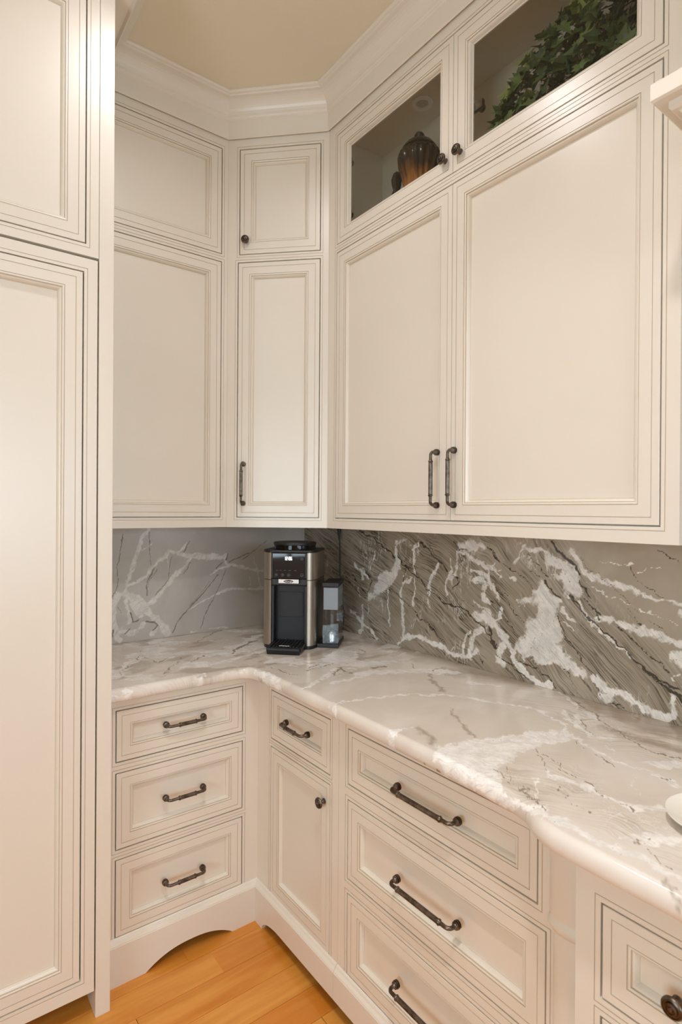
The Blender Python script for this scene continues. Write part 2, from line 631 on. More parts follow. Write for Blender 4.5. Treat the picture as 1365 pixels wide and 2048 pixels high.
def pull(parent, x, z, L, vertical):
    if L not in PULLS:
        PULLS[L] = pull_mesh(L, .036 if L < .14 else .03)
    return tag(link('handle', PULLS[L], parent, (x, 0, z), (0, math.pi / 2 if vertical else 0, 0)), 'ribbed dark pewter bar pull')


KNOB = None


def knob(parent, x, z):
    global KNOB
    if KNOB is None:
        m = M()
        m.lathe([(.0085, 0), (.0085, -.002), (.0058, -.004), (.0052, -.012), (.0075, -.0150), (.0140, -.0165), (.0162, -.0190), (.0162, -.0215), (.0150, -.0240), (.0128, -.0250),
                 (.0122, -.0238), (.0098, -.0238), (.0092, -.0262), (.0062, -.0268), (.0056, -.0258), (.0040, -.0258), (.0034, -.0280), (.0005, -.0286)], 28, 0, 'y')
        KNOB = m.data('knob', [PEWTER], smooth=True)
    return tag(link('knob', KNOB, parent, (x, 0, z)), 'round ringed pewter knob')


def front(name, root, dz, x0, x1, z0, z1, s=1.0, pane=False):
    """a framed door or drawer front with its panel (or glass pane) as sub-part"""
    m = M()
    pr = list(PROFILE)
    if pane:
        pr += [(.0640, .0195, 0), (0, .0195, 0)]
    else:
        pr += [(.0640, .0185, 0), (.0, .0195, 0)]
    rings(m, x0, x1, z0, z1, pr, s)
    o = part(name, m, [PAINT, GLAZE], root, (0, 0, -dz))
    i = .0640 * s
    if pane:
        p = M(); p.box(x0 + i - .002, x1 - i + .002, .0162, .0185, z0 + i - .002, z1 - i + .002)
        tag(part('glass_pane', p, PANE, o), 'clear glass pane')
    else:
        p = M(); p.box(x0 + i - .0012, x1 - i + .0012, .0152, .0190, z0 + i - .0012, z1 - i + .0012)
        part('panel', p, PAINT, o)
    return o


G = 0.0036


def op(x0, x1, z0, z1):
    return (x0 - G, x1 + G, z0 - G, z1 + G)


def mould(m, path, prof, segs=None, mi=0, mats=None):
    """run a closed (out, z) profile along a plan polyline; 'out' lies to the right of the direction of travel"""
    P = [Vector(p) for p in path]
    n = len(P)
    off = []
    for i in range(n):
        ds = []
        if i > 0:
            ds.append((P[i] - P[i - 1]).normalized())
        if i < n - 1:
            ds.append((P[i + 1] - P[i]).normalized())
        ns = [Vector((d.y, -d.x)) for d in ds]
        b = sum(ns, Vector((0, 0))).normalized()
        off.append(b / b.dot(ns[0]))
    loops = [[(P[i].x + off[i].x * o, P[i].y + off[i].y * o, z) for o, z in prof] for i in range(n)]
    k = len(prof)
    for s in (segs if segs is not None else range(n - 1)):
        A, B = loops[s], loops[s + 1]
        for j in range(k):
            j2 = (j + 1) % k
            m.quad([A[j], B[j], B[j2], A[j2]], mats[j] if mats else mi)
        m.quad(A, mi)
        m.quad(B, mi)


# ------------------------------------------------------------------ upper cabinets
def upper(name, label, loc, rz, x0, x1, body):
    root = thing(name, label, 'cabinet', (loc[0], loc[1], Z0), rz)
    b = M(); b.prism(body, Z0 + .012, ZT, 'z'); part('cabinet_body', b, PAINT, root, (0, 0, -Z0))
    return root


# left run
LX0 = XF + .001
uc = upper('upper_cabinet', 'cream upper cabinet of two stacked plain doors between the refrigerator panel and the diagonal corner', (0, -DU, 0), 0, LX0, -S45,
           [(LX0, .02), (-S45 - .010, .02), (-S45 - .010, DU - .001), (LX0, DU - .001)])
m = M(); face_frame(m, LX0, -S45, Z0, ZT, [op(-1.07, -.5876, Z1, Z2), op(-1.07, -.5876, Z3, Z4)])
part('face_frame', m, [PAINT, GLAZE], uc, (0, 0, -Z0))
front('door', uc, Z0, -1.07, -.5876, Z1, Z2)
front('door', uc, Z0, -1.07, -.5876, Z3, Z4)

# diagonal corner
LD = (S45 - DU) * math.sqrt(2)
q = math.sqrt(.5)
k45 = S45 - DU
cc = thing('upper_cabinet', 'narrow diagonal corner upper cabinet with a small knobbed door above a tall one', 'cabinet', (-S45, -DU, Z0), R45)
# body polygon in the local frame of the diagonal
def dloc(X, Y):
    dx, dy = X + S45, Y + DU
    return (dx * q - dy * q, dx * q + dy * q)
b = M()
b.prism([(.0085, .0203), (LD - .0085, .0203), dloc(-DU + .001, -S45 + .003), dloc(-.002, -S45 + .003), dloc(-.002, -.002), dloc(-S45 + .003, -.002), dloc(-S45 + .003, -DU + .001)], Z0 + .012, ZT, 'z')
part('cabinet_body', b, PAINT, cc, (0, 0, -Z0))
m = M(); face_frame(m, 0.0004, LD - .0004, Z0, ZT, [op(.046, .379, Z1, Z2), op(.0515, .379, Z3, Z4)])
part('face_frame', m, [PAINT, GLAZE], cc, (0, 0, -Z0))
d = front('door', cc, Z0, .046, .379, Z1, Z2)
pull(d, .0715, 1.5635, .158, True)
d = front('door', cc, Z0, .0515, .379, Z3, Z4)
knob(d, .078, 2.540)

# right run
RX1 = 1.853
rc = thing('upper_cabinet', 'wide cream upper cabinet with a pair of tall doors below a pair of glass doors', 'cabinet', (-DU, 0, Z0), R90)
m = M(); face_frame(m, S45, RX1, Z0, ZT, [op(.6134, 1.811, Z1, Z2), op(.6134, 1.811, Z3, Z4)])
part('face_frame', m, [PAINT, GLAZE], rc, (0, 0, -Z0))
b = M()
dep = DU - .001
b.box(S45 + .011, RX1, .02, dep, Z0 + .012, 2.474)
part('cabinet_body', b, PAINT, rc, (0, 0, -Z0))
b = M(); b.box(S45 + .011, S45 + .028, .02, dep, 2.474, ZT); part('side_panel', b, INSIDE, rc, (0, 0, -Z0))
b = M(); b.box(RX1 - .017, RX1, .02, dep, 2.474, ZT); part('side_panel', b, PAINT, rc, (0, 0, -Z0))
b = M(); b.box(S45 + .028, RX1 - .017, dep - .012, dep, 2.474, ZT); part('back_panel', b, INSIDE, rc, (0, 0, -Z0))
b = M(); b.box(S45 + .028, RX1 - .017, .02, dep - .012, 2.930, ZT); part('top_panel', b, INSIDE, rc, (0, 0, -Z0))
SEAM = 1.2035
d1 = front('door', rc, Z0, .6134, SEAM - .0008, Z1, Z2); pull(d1, 1.150, 1.559, .165, True)
d2 = front('door', rc, Z0, SEAM + .0008, 1.811, Z1, Z2); pull(d2, 1.220, 1.560, .165, True)
d3 = tag(front('door', rc, Z0, .6134, SEAM - .0008, Z3, Z4, 1.0, True), 'glazed cabinet door'); knob(d3, 1.1742, 2.5375)
d4 = tag(front('door', rc, Z0, SEAM + .0008, 1.811, Z3, Z4, 1.0, True), 'glazed cabinet door'); knob(d4, 1.2335, 2.5375)
for xh in (.634, 1.268):                                   # concealed hinges seen through the glass
    for zh in ((2.60, 2.80) if xh < 1 else (2.66,)):
        h = M()
        h.box(xh - .018, xh + .03, .020, .032, zh - .012, zh + .012)
        h.lathe([(.011, .0), (.011, .014)], 14, 0, 'y', (xh + .012, .032, zh))
        part('hinge', h, PEWTER, rc, (0, 0, -Z0), bevel=.001)

# ------------------------------------------------------------------ crown moulding (one run over refrigerator and corner cabinets)
def crown_profile(back):
    p = [(back, 2.9575), (.004, 2.9575), (.010, 2.948), (.013, 2.951), (.013, 2.957), (.013, 3.018), (.017, 3.021), (.018, 3.026)]
    for k in range(0, 9):
        a = math.pi / 2 * k / 8
        p.append((.020 + .046 * (1 - math.cos(a)), 3.029 + .050 * math.sin(a)))
    p += [(.070, 3.080), (.071, 3.084), (.079, 3.086), (.083, 3.090), (.083, CEIL - .0005), (back, CEIL - .0005)]
    return p


m = M()
mould(m, [(XF + .048, -DU), (-S45, -DU), (-DU, -S45), (-DU, -RX1)], crown_profile(0.0))
mould(m, [(-2.1, -DF - .040), (XF + .046, -DF - .040), (XF + .046, -DU + .06)], crown_profile(-.04))
struct('trim_1', m, PAINT, 'cove crown moulding along the tops of the cabinets')

# ------------------------------------------------------------------ refrigerator cabinet
FX0 = -2.10
fc = thing('refrigerator_cabinet', 'tall cream built-in refrigerator cabinet with panelled doors at the left edge', 'cabinet', (0, -DF, 0))
b = M(); b.box(-1.1535, XF, 0.0, DF - .002, 0.0, 2.957); part('end_panel', b, PAINT, fc, bevel=.0012)
b = M(); b.box(FX0, -1.168, .035, DF - .002, .075, CEIL - .15); part('cabinet_body', b, PAINT, fc)
b = M(); b.box(FX0, -1.1545, .11, DF - .05, 0.0, .074); part('toe_kick', b, TOE_BROWN, fc)
m = M(); face_frame(m, FX0, -1.1548, 2.171, ZT, [op(-2.05, -1.1915, 2.207, 2.908)]); part('face_frame', m, [PAINT, GLAZE], fc)
front('door', fc, 0, -2.05, -1.1915, 2.207, 2.908)
m = M(); face_frame(m, -2.09, -1.1582, .083, 2.162, [op(-2.05, -1.1975, .131, 2.121)], .02)
d = part('door', m, [PAINT, GLAZE], fc, (0, -.003, 0))
front('door_panel', d, 0, -2.05, -1.1975, .131, 2.121)
b = M(); b.box(-2.05, -1.1975, .0205, .034, .1, 2.15); part('door_core', b, PAINT, d)

# ------------------------------------------------------------------ base cabinets
ZC = 0.873
PL = .0162
ZB = [(.6804, .8356), (.4103, .6425), (.1405, .3755)]
plinth_prof = [(PL - .017, .1165), (PL, .1165), (PL, .120), (PL - .0015, .1215), (PL - .0015, .1235), (PL - .0045, .1270), (PL - .0080, .1310), (PL - .0110, .1370), (PL - .0145, .1395), (.001, .1400), (.0004, .1400)]


# left run of three drawers
lb = thing('base_cabinet', 'cream base cabinet of three stacked drawers beside the refrigerator panel', 'cabinet', (0, -DB, 0))
b = M(); b.box(LX0, -DB - .001, .02, DB - .002, .13, ZC); part('cabinet_body', b, PAINT, lb)
m = M(); face_frame(m, LX0, -DB, .1165, ZC, [op(-1.0733, -.646, *z) for z in ZB]); part('face_frame', m, [PAINT, GLAZE], lb)
for z, zz in zip(ZB, (.758, .5215, .2490)):
    d = front('drawer', lb, 0, -1.0733, -.646, *z, .9)
    pull(d, -.857, zz + .006, .127, False)
b = M(); b.prism([(LX0, 0)] + [(-.836 + .150 * (k / 20 * 2 - 1), .042 * (1 - abs(k / 20 * 2 - 1) ** 2.4)) for k in range(21)] + [(-DB - PL, 0), (-DB - PL, .1165), (LX0, .1165)], -PL, -PL + .016, 'y'); part('plinth', b, PAINT, lb)
b = M(); mould(b, [(LX0, 0), (-DB, 0), (-DB, -1)], plinth_prof, [0]); part('plinth_moulding', b, PAINT, lb)
b = M(); b.box(LX0, -DB, .05, .07, 0.0, .13); part('toe_board', b, TOE_BROWN, lb)

# right run: narrow drawer over door
nb = thing('base_cabinet', 'narrow cream base cabinet with one small drawer over a knobbed door in the inner corner', 'cabinet', (-DB, 0, 0), R90)
b = M(); b.box(DB + .001, 1.068, .02, DB - .002, .13, ZC); part('cabinet_body', b, PAINT, nb)
m = M(); face_frame(m, DB, 1.068, .1165, ZC, [op(.6785, 1.0236, .6734, .8356), op(.6785, 1.0236, .1385, .6411)]); part('face_frame', m, [PAINT, GLAZE], nb)
d = front('drawer', nb, 0, .6785, 1.0236, .6734, .8356, .9); pull(d, .848, .757, .127, False)
d = front('door', nb, 0, .6785, 1.0236, .1385, .6411, .9); knob(d, .9967, .584)

# right run: three wide drawers
wb = thing('base_cabinet', 'wide cream base cabinet of three deep drawers under the right countertop', 'cabinet', (-DB, 0, 0), R90)
ZW = [(.6819, .8356), (.4124, .6336), (.1405, .3668)]
XW = (1.725, 1.7446, 1.7446)
b = M(); b.box(1.0690, 1.842, .02, DB - .002, .13, ZC); part('cabinet_body', b, PAINT, wb)
m = M(); face_frame(m, 1.0690, 1.842, .1165, ZC, [op(1.1135, xr, *z) for z, xr in zip(ZW, XW)]); part('face_frame', m, [PAINT, GLAZE], wb)
for z, xr, zz in zip(ZW, XW, (.757, .522, .2530)):
    d = front('drawer', wb, 0, 1.1135, xr, *z, .95)
    pull(d, 1.4245, zz, .200, False)
# turned half column with a capital at the end of the recess
def half_round(xc, hw, out, n=16):
    return [(xc - hw, .001)] + [(xc - hw * math.cos(math.pi * k / n), -out * math.sin(math.pi * k / n) ** .7) for k in range(n + 1)] + [(xc + hw, .001)]


b = M(); b.prism(half_round(1.8005, .034, .020), .14, .690, 'z'); part('pilaster', b, PAINT, wb, smooth=True)
b = M()
zs = [(.664, .034, .020), (.668, .039, .026), (.676, .0425, .031), (.686, .0425, .031), (.692, .0395, .027), (.697, .0395, .027), (.701, .0405, .0285), (ZC, .0405, .0285)]
sect = [[(x, y, z) for x, y in half_round(1.8005, hw, o_)] for z, hw, o_ in zs]
for A, B in zip(sect, sect[1:]):
    for k in range(len(A)):
        k2 = (k + 1) % len(A)
        b.quad([A[k], A[k2], B[k2], B[k]])
b.quad(sect[0]); b.quad(sect[-1])
part('pilaster_capital', b, PAINT, wb, smooth=True)
# plinths and moulding for the right run
b = M(); b.prism([(DB + PL, 0), (.648, 0)] + [(.648 + .11 * (1 - math.cos(math.pi / 2 * k / 12)), .043 * math.sin(math.pi / 2 * k / 12)) for k in range(1, 13)] + [(1.068, .043), (1.068, .1165), (DB + PL, .1165)], -PL, -PL + .016, 'y')
part('plinth', b, PAINT, nb)
b = M(); b.prism([(1.069, .043), (1.66, .043)] + [(1.77 - .11 * (1 - math.cos(math.pi / 2 * k / 12)), .043 * math.sin(math.pi / 2 * k / 12)) for k in range(11, 0, -1)] + [(1.77, 0), (1.842, 0), (1.842, .1165), (1.069, .1165)], -PL, -PL + .016, 'y')
part('plinth', b, PAINT, wb)
b = M(); mould(b, [(DB, 1), (DB, 0), (1.068, 0)], plinth_prof, [1]); part('plinth_moulding', b, PAINT, nb)
b = M(); mould(b, [(1.069, 0), (1.842, 0)], plinth_prof); part('plinth_moulding', b, PAINT, wb)
b = M(); b.box(DB + .07, 1.068, .05, .07, 0.0, .13); part('toe_board', b, TOE_BROWN, nb)
b = M(); b.box(1.069, 1.842, .05, .07, 0.0, .13); part('toe_board', b, TOE_BROWN, wb)

# end section that stands forward
DE = .645
eb_ = thing('base_cabinet', 'forward-standing cream base cabinet with a small knobbed drawer at the right edge of the picture', 'cabinet', (-DE, 0, 0), R90)
b = M(); b.box(1.8445, 2.60, .02, DE - .002, .0, ZC); part('cabinet_body', b, PAINT, eb_)
m = M(); face_frame(m, 1.8445, 2.60, 0.0, ZC, [op(1.893, 2.125, .640, .796), op(1.893, 2.125, .14, .604), op(2.17, 2.55, .14, .796)], .02, .009); part('face_frame', m, [PAINT, GLAZE], eb_)
d = front('drawer', eb_, 0, 1.893, 2.125, .640, .796, .9); knob(d, 2.012, .716)
front('door', eb_, 0, 1.893, 2.125, .14, .604, .9)
front('door', eb_, 0, 2.17, 2.55, .14, .796, .9)

# ------------------------------------------------------------------ stone slabs with traced veining
STONE = {
 'R': [
  ('WP',0,[685,1342,716,1348,735,1347,716,1330,693,1321,693,1275,713,1263,709,1231,694,1203,671,1169,623,1131,530,1081,508,1078,508,1101,547,1122,560,1157,589,1194,654,1221,670,1244,674,1274,677,1320]),
  ('W',9.8,[639,1128,636,1073,640,1030,653,983]),
  ('W',14.0,[777,1201,725,1164,718,1105,730,1043,733,1002,729,953]),
  ('W',10.2,[812,1332,787,1318,788,1253,792,1218]),
  ('W',10.2,[792,1197,794,1146,786,1083]),
  ('W',10.5,[916,1258,900,1218,880,1191,877,1155]),
  ('W',7.2,[890,1217,870,1185,870,1155]),
  ('W',6.9,[863,1154,867,1089]),
  ('W',3.2,[747,1203,717,1190]),
  ('W',7.1,[513,1062,515,1000]),
  ('W',12.5,[468,1044,476,994,474,947,447,925]),
  ('W',15.3,[395,1011,460,980,514,960,575,923]),
  ('W',6.7,[554,1291,546,1246,520,1204]),
  ('W',14.4,[411,1218,467,1188,472,1165]),
  ('W',11.5,[471,1206,503,1169]),
  ('W',7.3,[440,1116,454,1083]),
  ('W',19.1,[704,928,750,955,823,968,886,967,932,961,972,940,1022,940,1070,953,1104,976]),
  ('W',18.1,[1070,953,1081,994,1086,1032,1121,1052,1138,1050]),
  ('W',11.4,[1034,957,1045,1002,1069,1038]),
  ('WP',0,[1074,1100,1109,1118,1143,1119,1159,1099,1187,1076,1181,1062,1137,1073,1098,1071,1086,1088]),
  ('W',9.3,[1202,1141,1197,1109,1170,1092]),
  ('W',15.7,[1159,1090,1192,1069,1219,1051]),
  ('WP',0,[1006,1337,1066,1363,1124,1352,1146,1335,1090,1314,1030,1315]),
  ('W',11.1,[1006,1318,1012,1280,994,1231,963,1209,953,1174,960,1151]),
  ('W',15.3,[1018,1314,1054,1307,1102,1282,1136,1271,1169,1265]),
  ('W',6.6,[1169,1283,1144,1263,1144,1236]),
  ('W',5.3,[1201,1268,1180,1257,1201,1237]),
  ('W',15.9,[1079,1248,1125,1243,1153,1219,1175,1190,1186,1165]),
  ('W',16.1,[1073,1211,1114,1220,1136,1199,1125,1166,1153,1152]),
  ('W',10.0,[1085,1152,1109,1132,1143,1123]),
  ('W',10.2,[975,1282,981,1249,969,1219]),
  ('W',26.7,[1214,1020,1193,994,1198,964]),
  ('D',5.0,[447,1366,528,1346,588,1321,629,1296,678,1272]),
  ('D',5.6,[693,1278,724,1248,777,1221,821,1200,863,1159,891,1147,944,1124,995,1117,1038,1108,1074,1090,1092,1070,1132,1058,1154,1040]),
  ('D',3.3,[621,1306,670,1274]),
  ('D',4.1,[819,1343,869,1305,916,1273,962,1238]),
  ('D',3.0,[848,1339,889,1306,956,1247]),
  ('D',3.3,[993,1346,1018,1328,1054,1321]),
  ('D',3.2,[1146,1344,1168,1310,1190,1289]),
  ('D',4.8,[1000,1222,1013,1204,988,1173]),
  ('D',3.0,[988,1226,1019,1219,1007,1190]),
  ('D',2.6,[1164,1225,1191,1201,1225,1183]),
  ('D',6.5,[1182,1018,1171,1003,1160,1018]),
  ('D',3.2,[1187,1094,1213,1068,1226,1061]),
  ('D',3.2,[615,1130,687,1128,741,1092,808,1055,892,1013,958,971]),
  ('D',4.2,[495,1094,458,1135,393,1169]),
  ('D',4.5,[504,1106,538,1161,467,1211]),
  ('D',2.7,[946,949,959,922]),
  ('D',3.0,[1104,971,1128,931]),
  ('D',2.6,[1020,1153,1068,1136,1086,1124]),
  ('D',4.1,[335,1176,412,1113,495,1076]),
  ('D',3.2,[709,1242,747,1219,717,1168]),
  ('D',2.5,[815,1056,892,1008,984,947]),
  ('WP',0,[1360,1243,1325,1215,1310,1195,1263,1169,1310,1169,1336,1163,1336,1128,1311,1115,1298,1095,1267,1044,1261,1015,1286,988,1337,986,1410,997,1438,982,1479,973,1501,976,1496,1004,1456,1020,1438,1046,1410,1062,1428,1082,1419,1123,1404,1155,1423,1188,1399,1206,1375,1212]),
  ('WP',0,[1359,1329,1408,1328,1436,1313,1463,1285,1472,1253,1495,1214,1473,1207,1437,1202,1427,1248,1389,1261,1422,1273,1379,1291,1354,1320]),
  ('W',9.1,[1288,1347,1272,1314,1256,1290]),
  ('W',17.9,[1304,1343,1349,1341,1379,1326]),
  ('W',18.3,[1454,1343,1490,1296,1524,1266,1570,1263,1606,1251,1652,1245]),
  ('W',10.8,[1663,1236,1695,1229,1752,1231]),
  ('W',3.2,[1494,1251,1541,1236,1590,1218,1652,1203,1710,1185,1753,1177]),
  ('W',19.8,[1534,1150,1583,1157,1622,1148,1660,1143,1714,1130,1753,1125]),
  ('W',4.0,[1549,1313,1582,1317,1628,1319]),
  ('W',3.7,[1644,1293,1673,1309,1709,1316]),
  ('W',8.9,[1473,1194,1500,1157,1525,1132,1555,1109,1583,1090,1623,1063]),
  ('W',26.3,[1527,982,1564,963,1600,960,1624,947,1654,936,1691,924]),
  ('W',21.6,[1552,932,1584,952]),
  ('W',28.3,[1698,918,1739,931]),
  ('W',18.1,[1732,980,1739,949]),
  ('W',5.0,[1745,1049,1735,1035,1745,1027]),
  ('W',25.4,[1145,1093,1180,1075,1220,1040,1248,1013,1259,969,1291,949,1328,926,1387,923]),
  ('W',17.6,[1145,1118,1168,1092]),
  ('W',9.6,[1202,1140,1191,1110]),
  ('W',29.2,[1187,977,1204,962]),
  ('W',18.2,[1209,1019,1231,1037]),
  ('W',17.4,[1144,1219,1162,1197]),
  ('W',6.9,[1143,1262,1172,1284]),
  ('W',7.7,[1178,1265,1201,1243]),
  ('W',10.8,[1235,1242,1257,1235]),
  ('W',7.6,[1423,1167,1446,1144,1464,1139]),
  ('W',5.7,[1428,1129,1456,1108]),
  ('D',9.0,[1393,1366,1408,1341,1436,1325,1454,1305,1477,1278]),
  ('D',6.3,[1472,1257,1499,1227,1512,1212]),
  ('D',5.2,[1446,1208,1473,1186,1495,1160,1530,1133,1563,1114,1591,1092,1627,1064,1664,1038,1697,1019,1729,997,1754,986]),
  ('D',5.4,[1495,1206,1525,1177,1542,1163]),
  ('D',6.2,[1529,1165,1538,1150]),
  ('D',3.3,[1595,1140,1634,1112,1671,1084,1704,1061,1732,1045]),
  ('D',5.7,[1668,1038,1697,1026,1754,1000]),
  ('D',3.0,[1299,1325,1335,1296,1360,1267,1380,1252]),
  ('D',6.0,[1365,1242,1375,1221,1418,1196]),
  ('D',2.8,[1179,1203,1225,1162,1258,1125,1295,1099]),
  ('D',2.8,[1208,1117,1242,1085,1261,1047]),
  ('D',2.7,[1156,1158,1185,1142,1208,1127]),
  ('D',9.7,[1151,1066,1175,1003]),
  ('D',5.4,[1181,980,1221,965,1259,946,1291,940,1312,922]),
  ('D',3.6,[1275,977,1337,972,1377,951,1411,920]),
  ('D',3.0,[1420,999,1448,972,1475,920]),
  ('D',3.3,[1428,1082,1465,1055,1501,1013,1531,987]),
  ('D',3.4,[1409,1147,1419,1123,1438,1084]),
  ('D',2.8,[1510,974,1544,950,1552,924]),
  ('D',3.6,[1584,964,1600,952]),
  ('D',3.0,[1569,928,1612,917]),
  ('D',3.1,[1148,1344,1190,1294,1257,1258,1315,1227]),
  ('D',2.8,[1309,1272,1360,1250]),
  ('D',1.8,[1698,1362,1752,1329]),
  ('D',1,[1481,1328,1507,1297,1582,1252]),
  ('D',1,[1621,1311,1644,1271,1716,1237]),
  ('D',1,[1614,1205,1656,1154]),
  ('D',1,[1678,1172,1731,1133]),
  ('D',1,[1582,1244,1622,1214,1659,1185]),
  ('SP',0,[-18,1423,668,1432,1017,1385,1342,1127,1344,920,-8,587]),
  ('SP',0,[1081,1405,1393,1370,1472,1286,1516,1212,1542,1163,1603,1145,1732,1045,1798,997,1799,874,1088,685]),
 ],
 'L': [
  ('W',17.9,[-791,1372,-816,1332,-835,1282,-855,1218,-874,1155,-888,1117]),
  ('W',4.1,[-821,1287,-791,1301,-771,1316]),
  ('W',14.6,[-879,1141,-835,1157,-795,1185,-770,1219,-739,1243,-713,1267]),
  ('W',15.4,[-713,1267,-703,1285,-676,1271,-644,1286,-623,1306]),
  ('W',4.2,[-713,1262,-703,1210]),
  ('W',25.6,[-655,1268,-606,1252,-550,1250,-492,1247,-439,1248]),
  ('W',18.5,[-606,1242,-638,1207,-676,1172,-713,1133,-749,1090,-789,1063]),
  ('W',14.2,[-451,1240,-427,1206]),
  ('W',9.1,[-427,1206,-492,1182,-515,1167]),
  ('W',12.2,[-427,1209,-397,1204,-341,1190,-284,1173,-179,1152]),
  ('W',6.3,[-297,1239,-284,1193,-268,1129,-258,1094]),
  ('W',4.9,[-322,1150,-309,1103]),
  ('W',10.2,[-554,1052,-491,1073,-444,1091,-396,1099,-309,1086,-178,1088]),
  ('W',4.5,[-549,1054,-615,1020]),
  ('W',28.4,[-912,1109,-931,1076,-935,1028,-925,978,-911,932]),
  ('W',16.8,[-878,1116,-873,1046,-868,996]),
  ('W',33.6,[-883,1111,-825,1081,-799,1039,-764,1005,-738,976,-712,947]),
  ('W',38.0,[-844,1073,-824,1031]),
  ('W',34.3,[-722,954,-706,931]),
  ('W',20.8,[-902,965,-863,946,-829,956,-809,984]),
  ('W',16.3,[-774,934,-753,957]),
  ('W',6.4,[-604,924,-576,922]),
  ('W',6.6,[-514,926,-431,924]),
  ('D',3.3,[-894,1359,-903,1280,-915,1222,-910,1163,-917,1129,-938,1101]),
  ('D',3.0,[-786,1362,-783,1291,-780,1224]),
  ('D',4.6,[-765,1214,-785,1174,-797,1140,-792,1099]),
  ('D',2.1,[-749,1208,-780,1169,-795,1124]),
  ('D',3.2,[-687,1256,-700,1210,-702,1169,-723,1134,-759,1101]),
  ('D',4.4,[-612,1321,-628,1285,-639,1275]),
  ('D',3.4,[-606,1226,-622,1195,-638,1180]),
  ('D',7.2,[-427,1256,-439,1229]),
  ('D',4.7,[-457,1219,-486,1193]),
  ('D',4.1,[-323,1257,-372,1237,-421,1222]),
  ('D',3.0,[-227,1311,-291,1273,-354,1225]),
  ('D',3.6,[-439,1185,-462,1131,-485,1084,-508,1042,-537,991,-559,934]),
  ('D',4.0,[-474,1165,-549,1089,-605,1035,-637,1001,-664,973,-685,929]),
  ('D',2.3,[-515,1140,-610,1036]),
  ('D',7.6,[-863,1035,-854,994,-829,1002]),
  ('D',8.7,[-799,993,-764,984,-748,967,-769,949]),
  ('D',3.7,[-912,1060,-897,1039]),
  ('D',4.2,[-887,949,-863,966]),
  ('D',6.7,[-930,969,-935,940]),
 ],
 'C': [
  ('W',19.0,[-884,-42,-869,-117,-805,-147]),
  ('W',39.1,[-860,-273,-780,-302,-694,-319,-620,-372,-537,-338,-473,-283,-373,-209]),
  ('W',30.8,[-1055,-489,-967,-344,-904,-284,-844,-313,-816,-347]),
  ('W',19.6,[-1067,-481,-1037,-459,-1013,-498,-948,-534]),
  ('W',27.5,[-838,-511,-784,-476,-748,-514,-657,-515,-580,-488,-498,-459]),
  ('W',57.9,[-444,1,-401,-71,-315,-132]),
  ('W',77.9,[-607,-411,-447,-369]),
  ('W',28.7,[-520,-559,-507,-648,-473,-699]),
  ('W',22.9,[-642,-675,-654,-831]),
  ('W',22.1,[-1097,-644,-1052,-631]),
  ('D',4.4,[-897,-261,-880,-381,-812,-336]),
  ('D',3.4,[-994,-399,-925,-296,-862,-169]),
  ('D',5.8,[-673,-208,-556,-80,-452,-14]),
  ('D',15.4,[-612,-422,-526,-345,-433,-277]),
  ('D',17.2,[-362,7,-218,43]),
  ('D',7.9,[-785,-449,-699,-389]),
  ('D',3.5,[-909,-540,-861,-470,-778,-374]),
  ('D',2.5,[-1069,-541,-1004,-415,-923,-324]),
  ('D',4.0,[-579,-672,-582,-741,-559,-803]),
  ('D',7.9,[-493,-759,-421,-736]),
  ('W',39.4,[-644,-704,-631,-787]),
  ('W',33.3,[-502,-642,-425,-697,-345,-694]),
  ('W',12.7,[-615,-1092,-527,-1119,-425,-1158,-338,-1216,-285,-1271,-238,-1369]),
  ('W',13.2,[-609,-939,-522,-890,-406,-809]),
  ('W',22.5,[-521,-937,-413,-944,-350,-940]),
  ('W',44.2,[-356,-804,-266,-840,-199,-859]),
  ('W',50.1,[-388,-913,-308,-945,-221,-982,-155,-1042,-115,-1084]),
  ('W',18.7,[-159,-1198,-114,-1275]),
  ('W',16.1,[-673,-1121,-636,-1104]),
  ('W',24.7,[-682,-1366,-622,-1343]),
  ('W',6.6,[-633,-1362,-600,-1345,-569,-1351]),
  ('WP',0,[-656,-1505,-621,-1485,-559,-1482,-488,-1502,-444,-1527,-624,-1665,-686,-1619,-680,-1531]),
  ('D',4.9,[-503,-779,-411,-764,-378,-760]),
  ('D',8.1,[-471,-878,-385,-811]),
  ('D',4.3,[-395,-804,-409,-873,-407,-899]),
  ('D',15.4,[-304,-895,-248,-895]),
  ('D',4.3,[-158,-917,-191,-977]),
  ('D',12.5,[-165,-1035,-117,-1030]),
  ('D',6.4,[-178,-651,-185,-713]),
  ('G',63.9,[-142,-451,-66,-603,-23,-726,10,-885,3,-1004]),
  ('G',5.0,[-197,-1050,-297,-1206]),
  ('G',3.7,[-395,-1323,-448,-1412,-485,-1484]),
  ('G',9.3,[-564,-1371,-572,-1421,-603,-1462]),
  ('D',4.4,[-673,-1423,-674,-1482,-677,-1523]),
  ('W',13.2,[-365,-1198,-295,-1245,-254,-1351,-206,-1424,-201,-1492,-259,-1584,-292,-1634,-338,-1707,-351,-1758,-343,-1814,-341,-1863,-349,-1896]),
  ('WP',0,[-643,-1496,-592,-1483,-521,-1495,-440,-1526,-354,-1545,-268,-1600,-281,-1628,-345,-1637,-405,-1606,-501,-1613,-574,-1628,-629,-1652,-650,-1686,-658,-1752,-641,-1773,-663,-1739,-689,-1694,-669,-1581,-678,-1530]),
  ('W',24.3,[-658,-1752,-665,-1796,-668,-1839,-674,-1877,-662,-1919,-661,-1958,-669,-1998,-664,-2024]),
  ('W',17.4,[-512,-1696,-522,-1750,-514,-1785,-511,-1833,-518,-1879,-472,-1922]),
  ('W',21.9,[-616,-1927,-590,-1946,-548,-1977]),
  ('W',41.4,[-293,-1823,-239,-1851]),
  ('W',14.7,[-153,-1563,-212,-1587,-266,-1653,-229,-1694]),
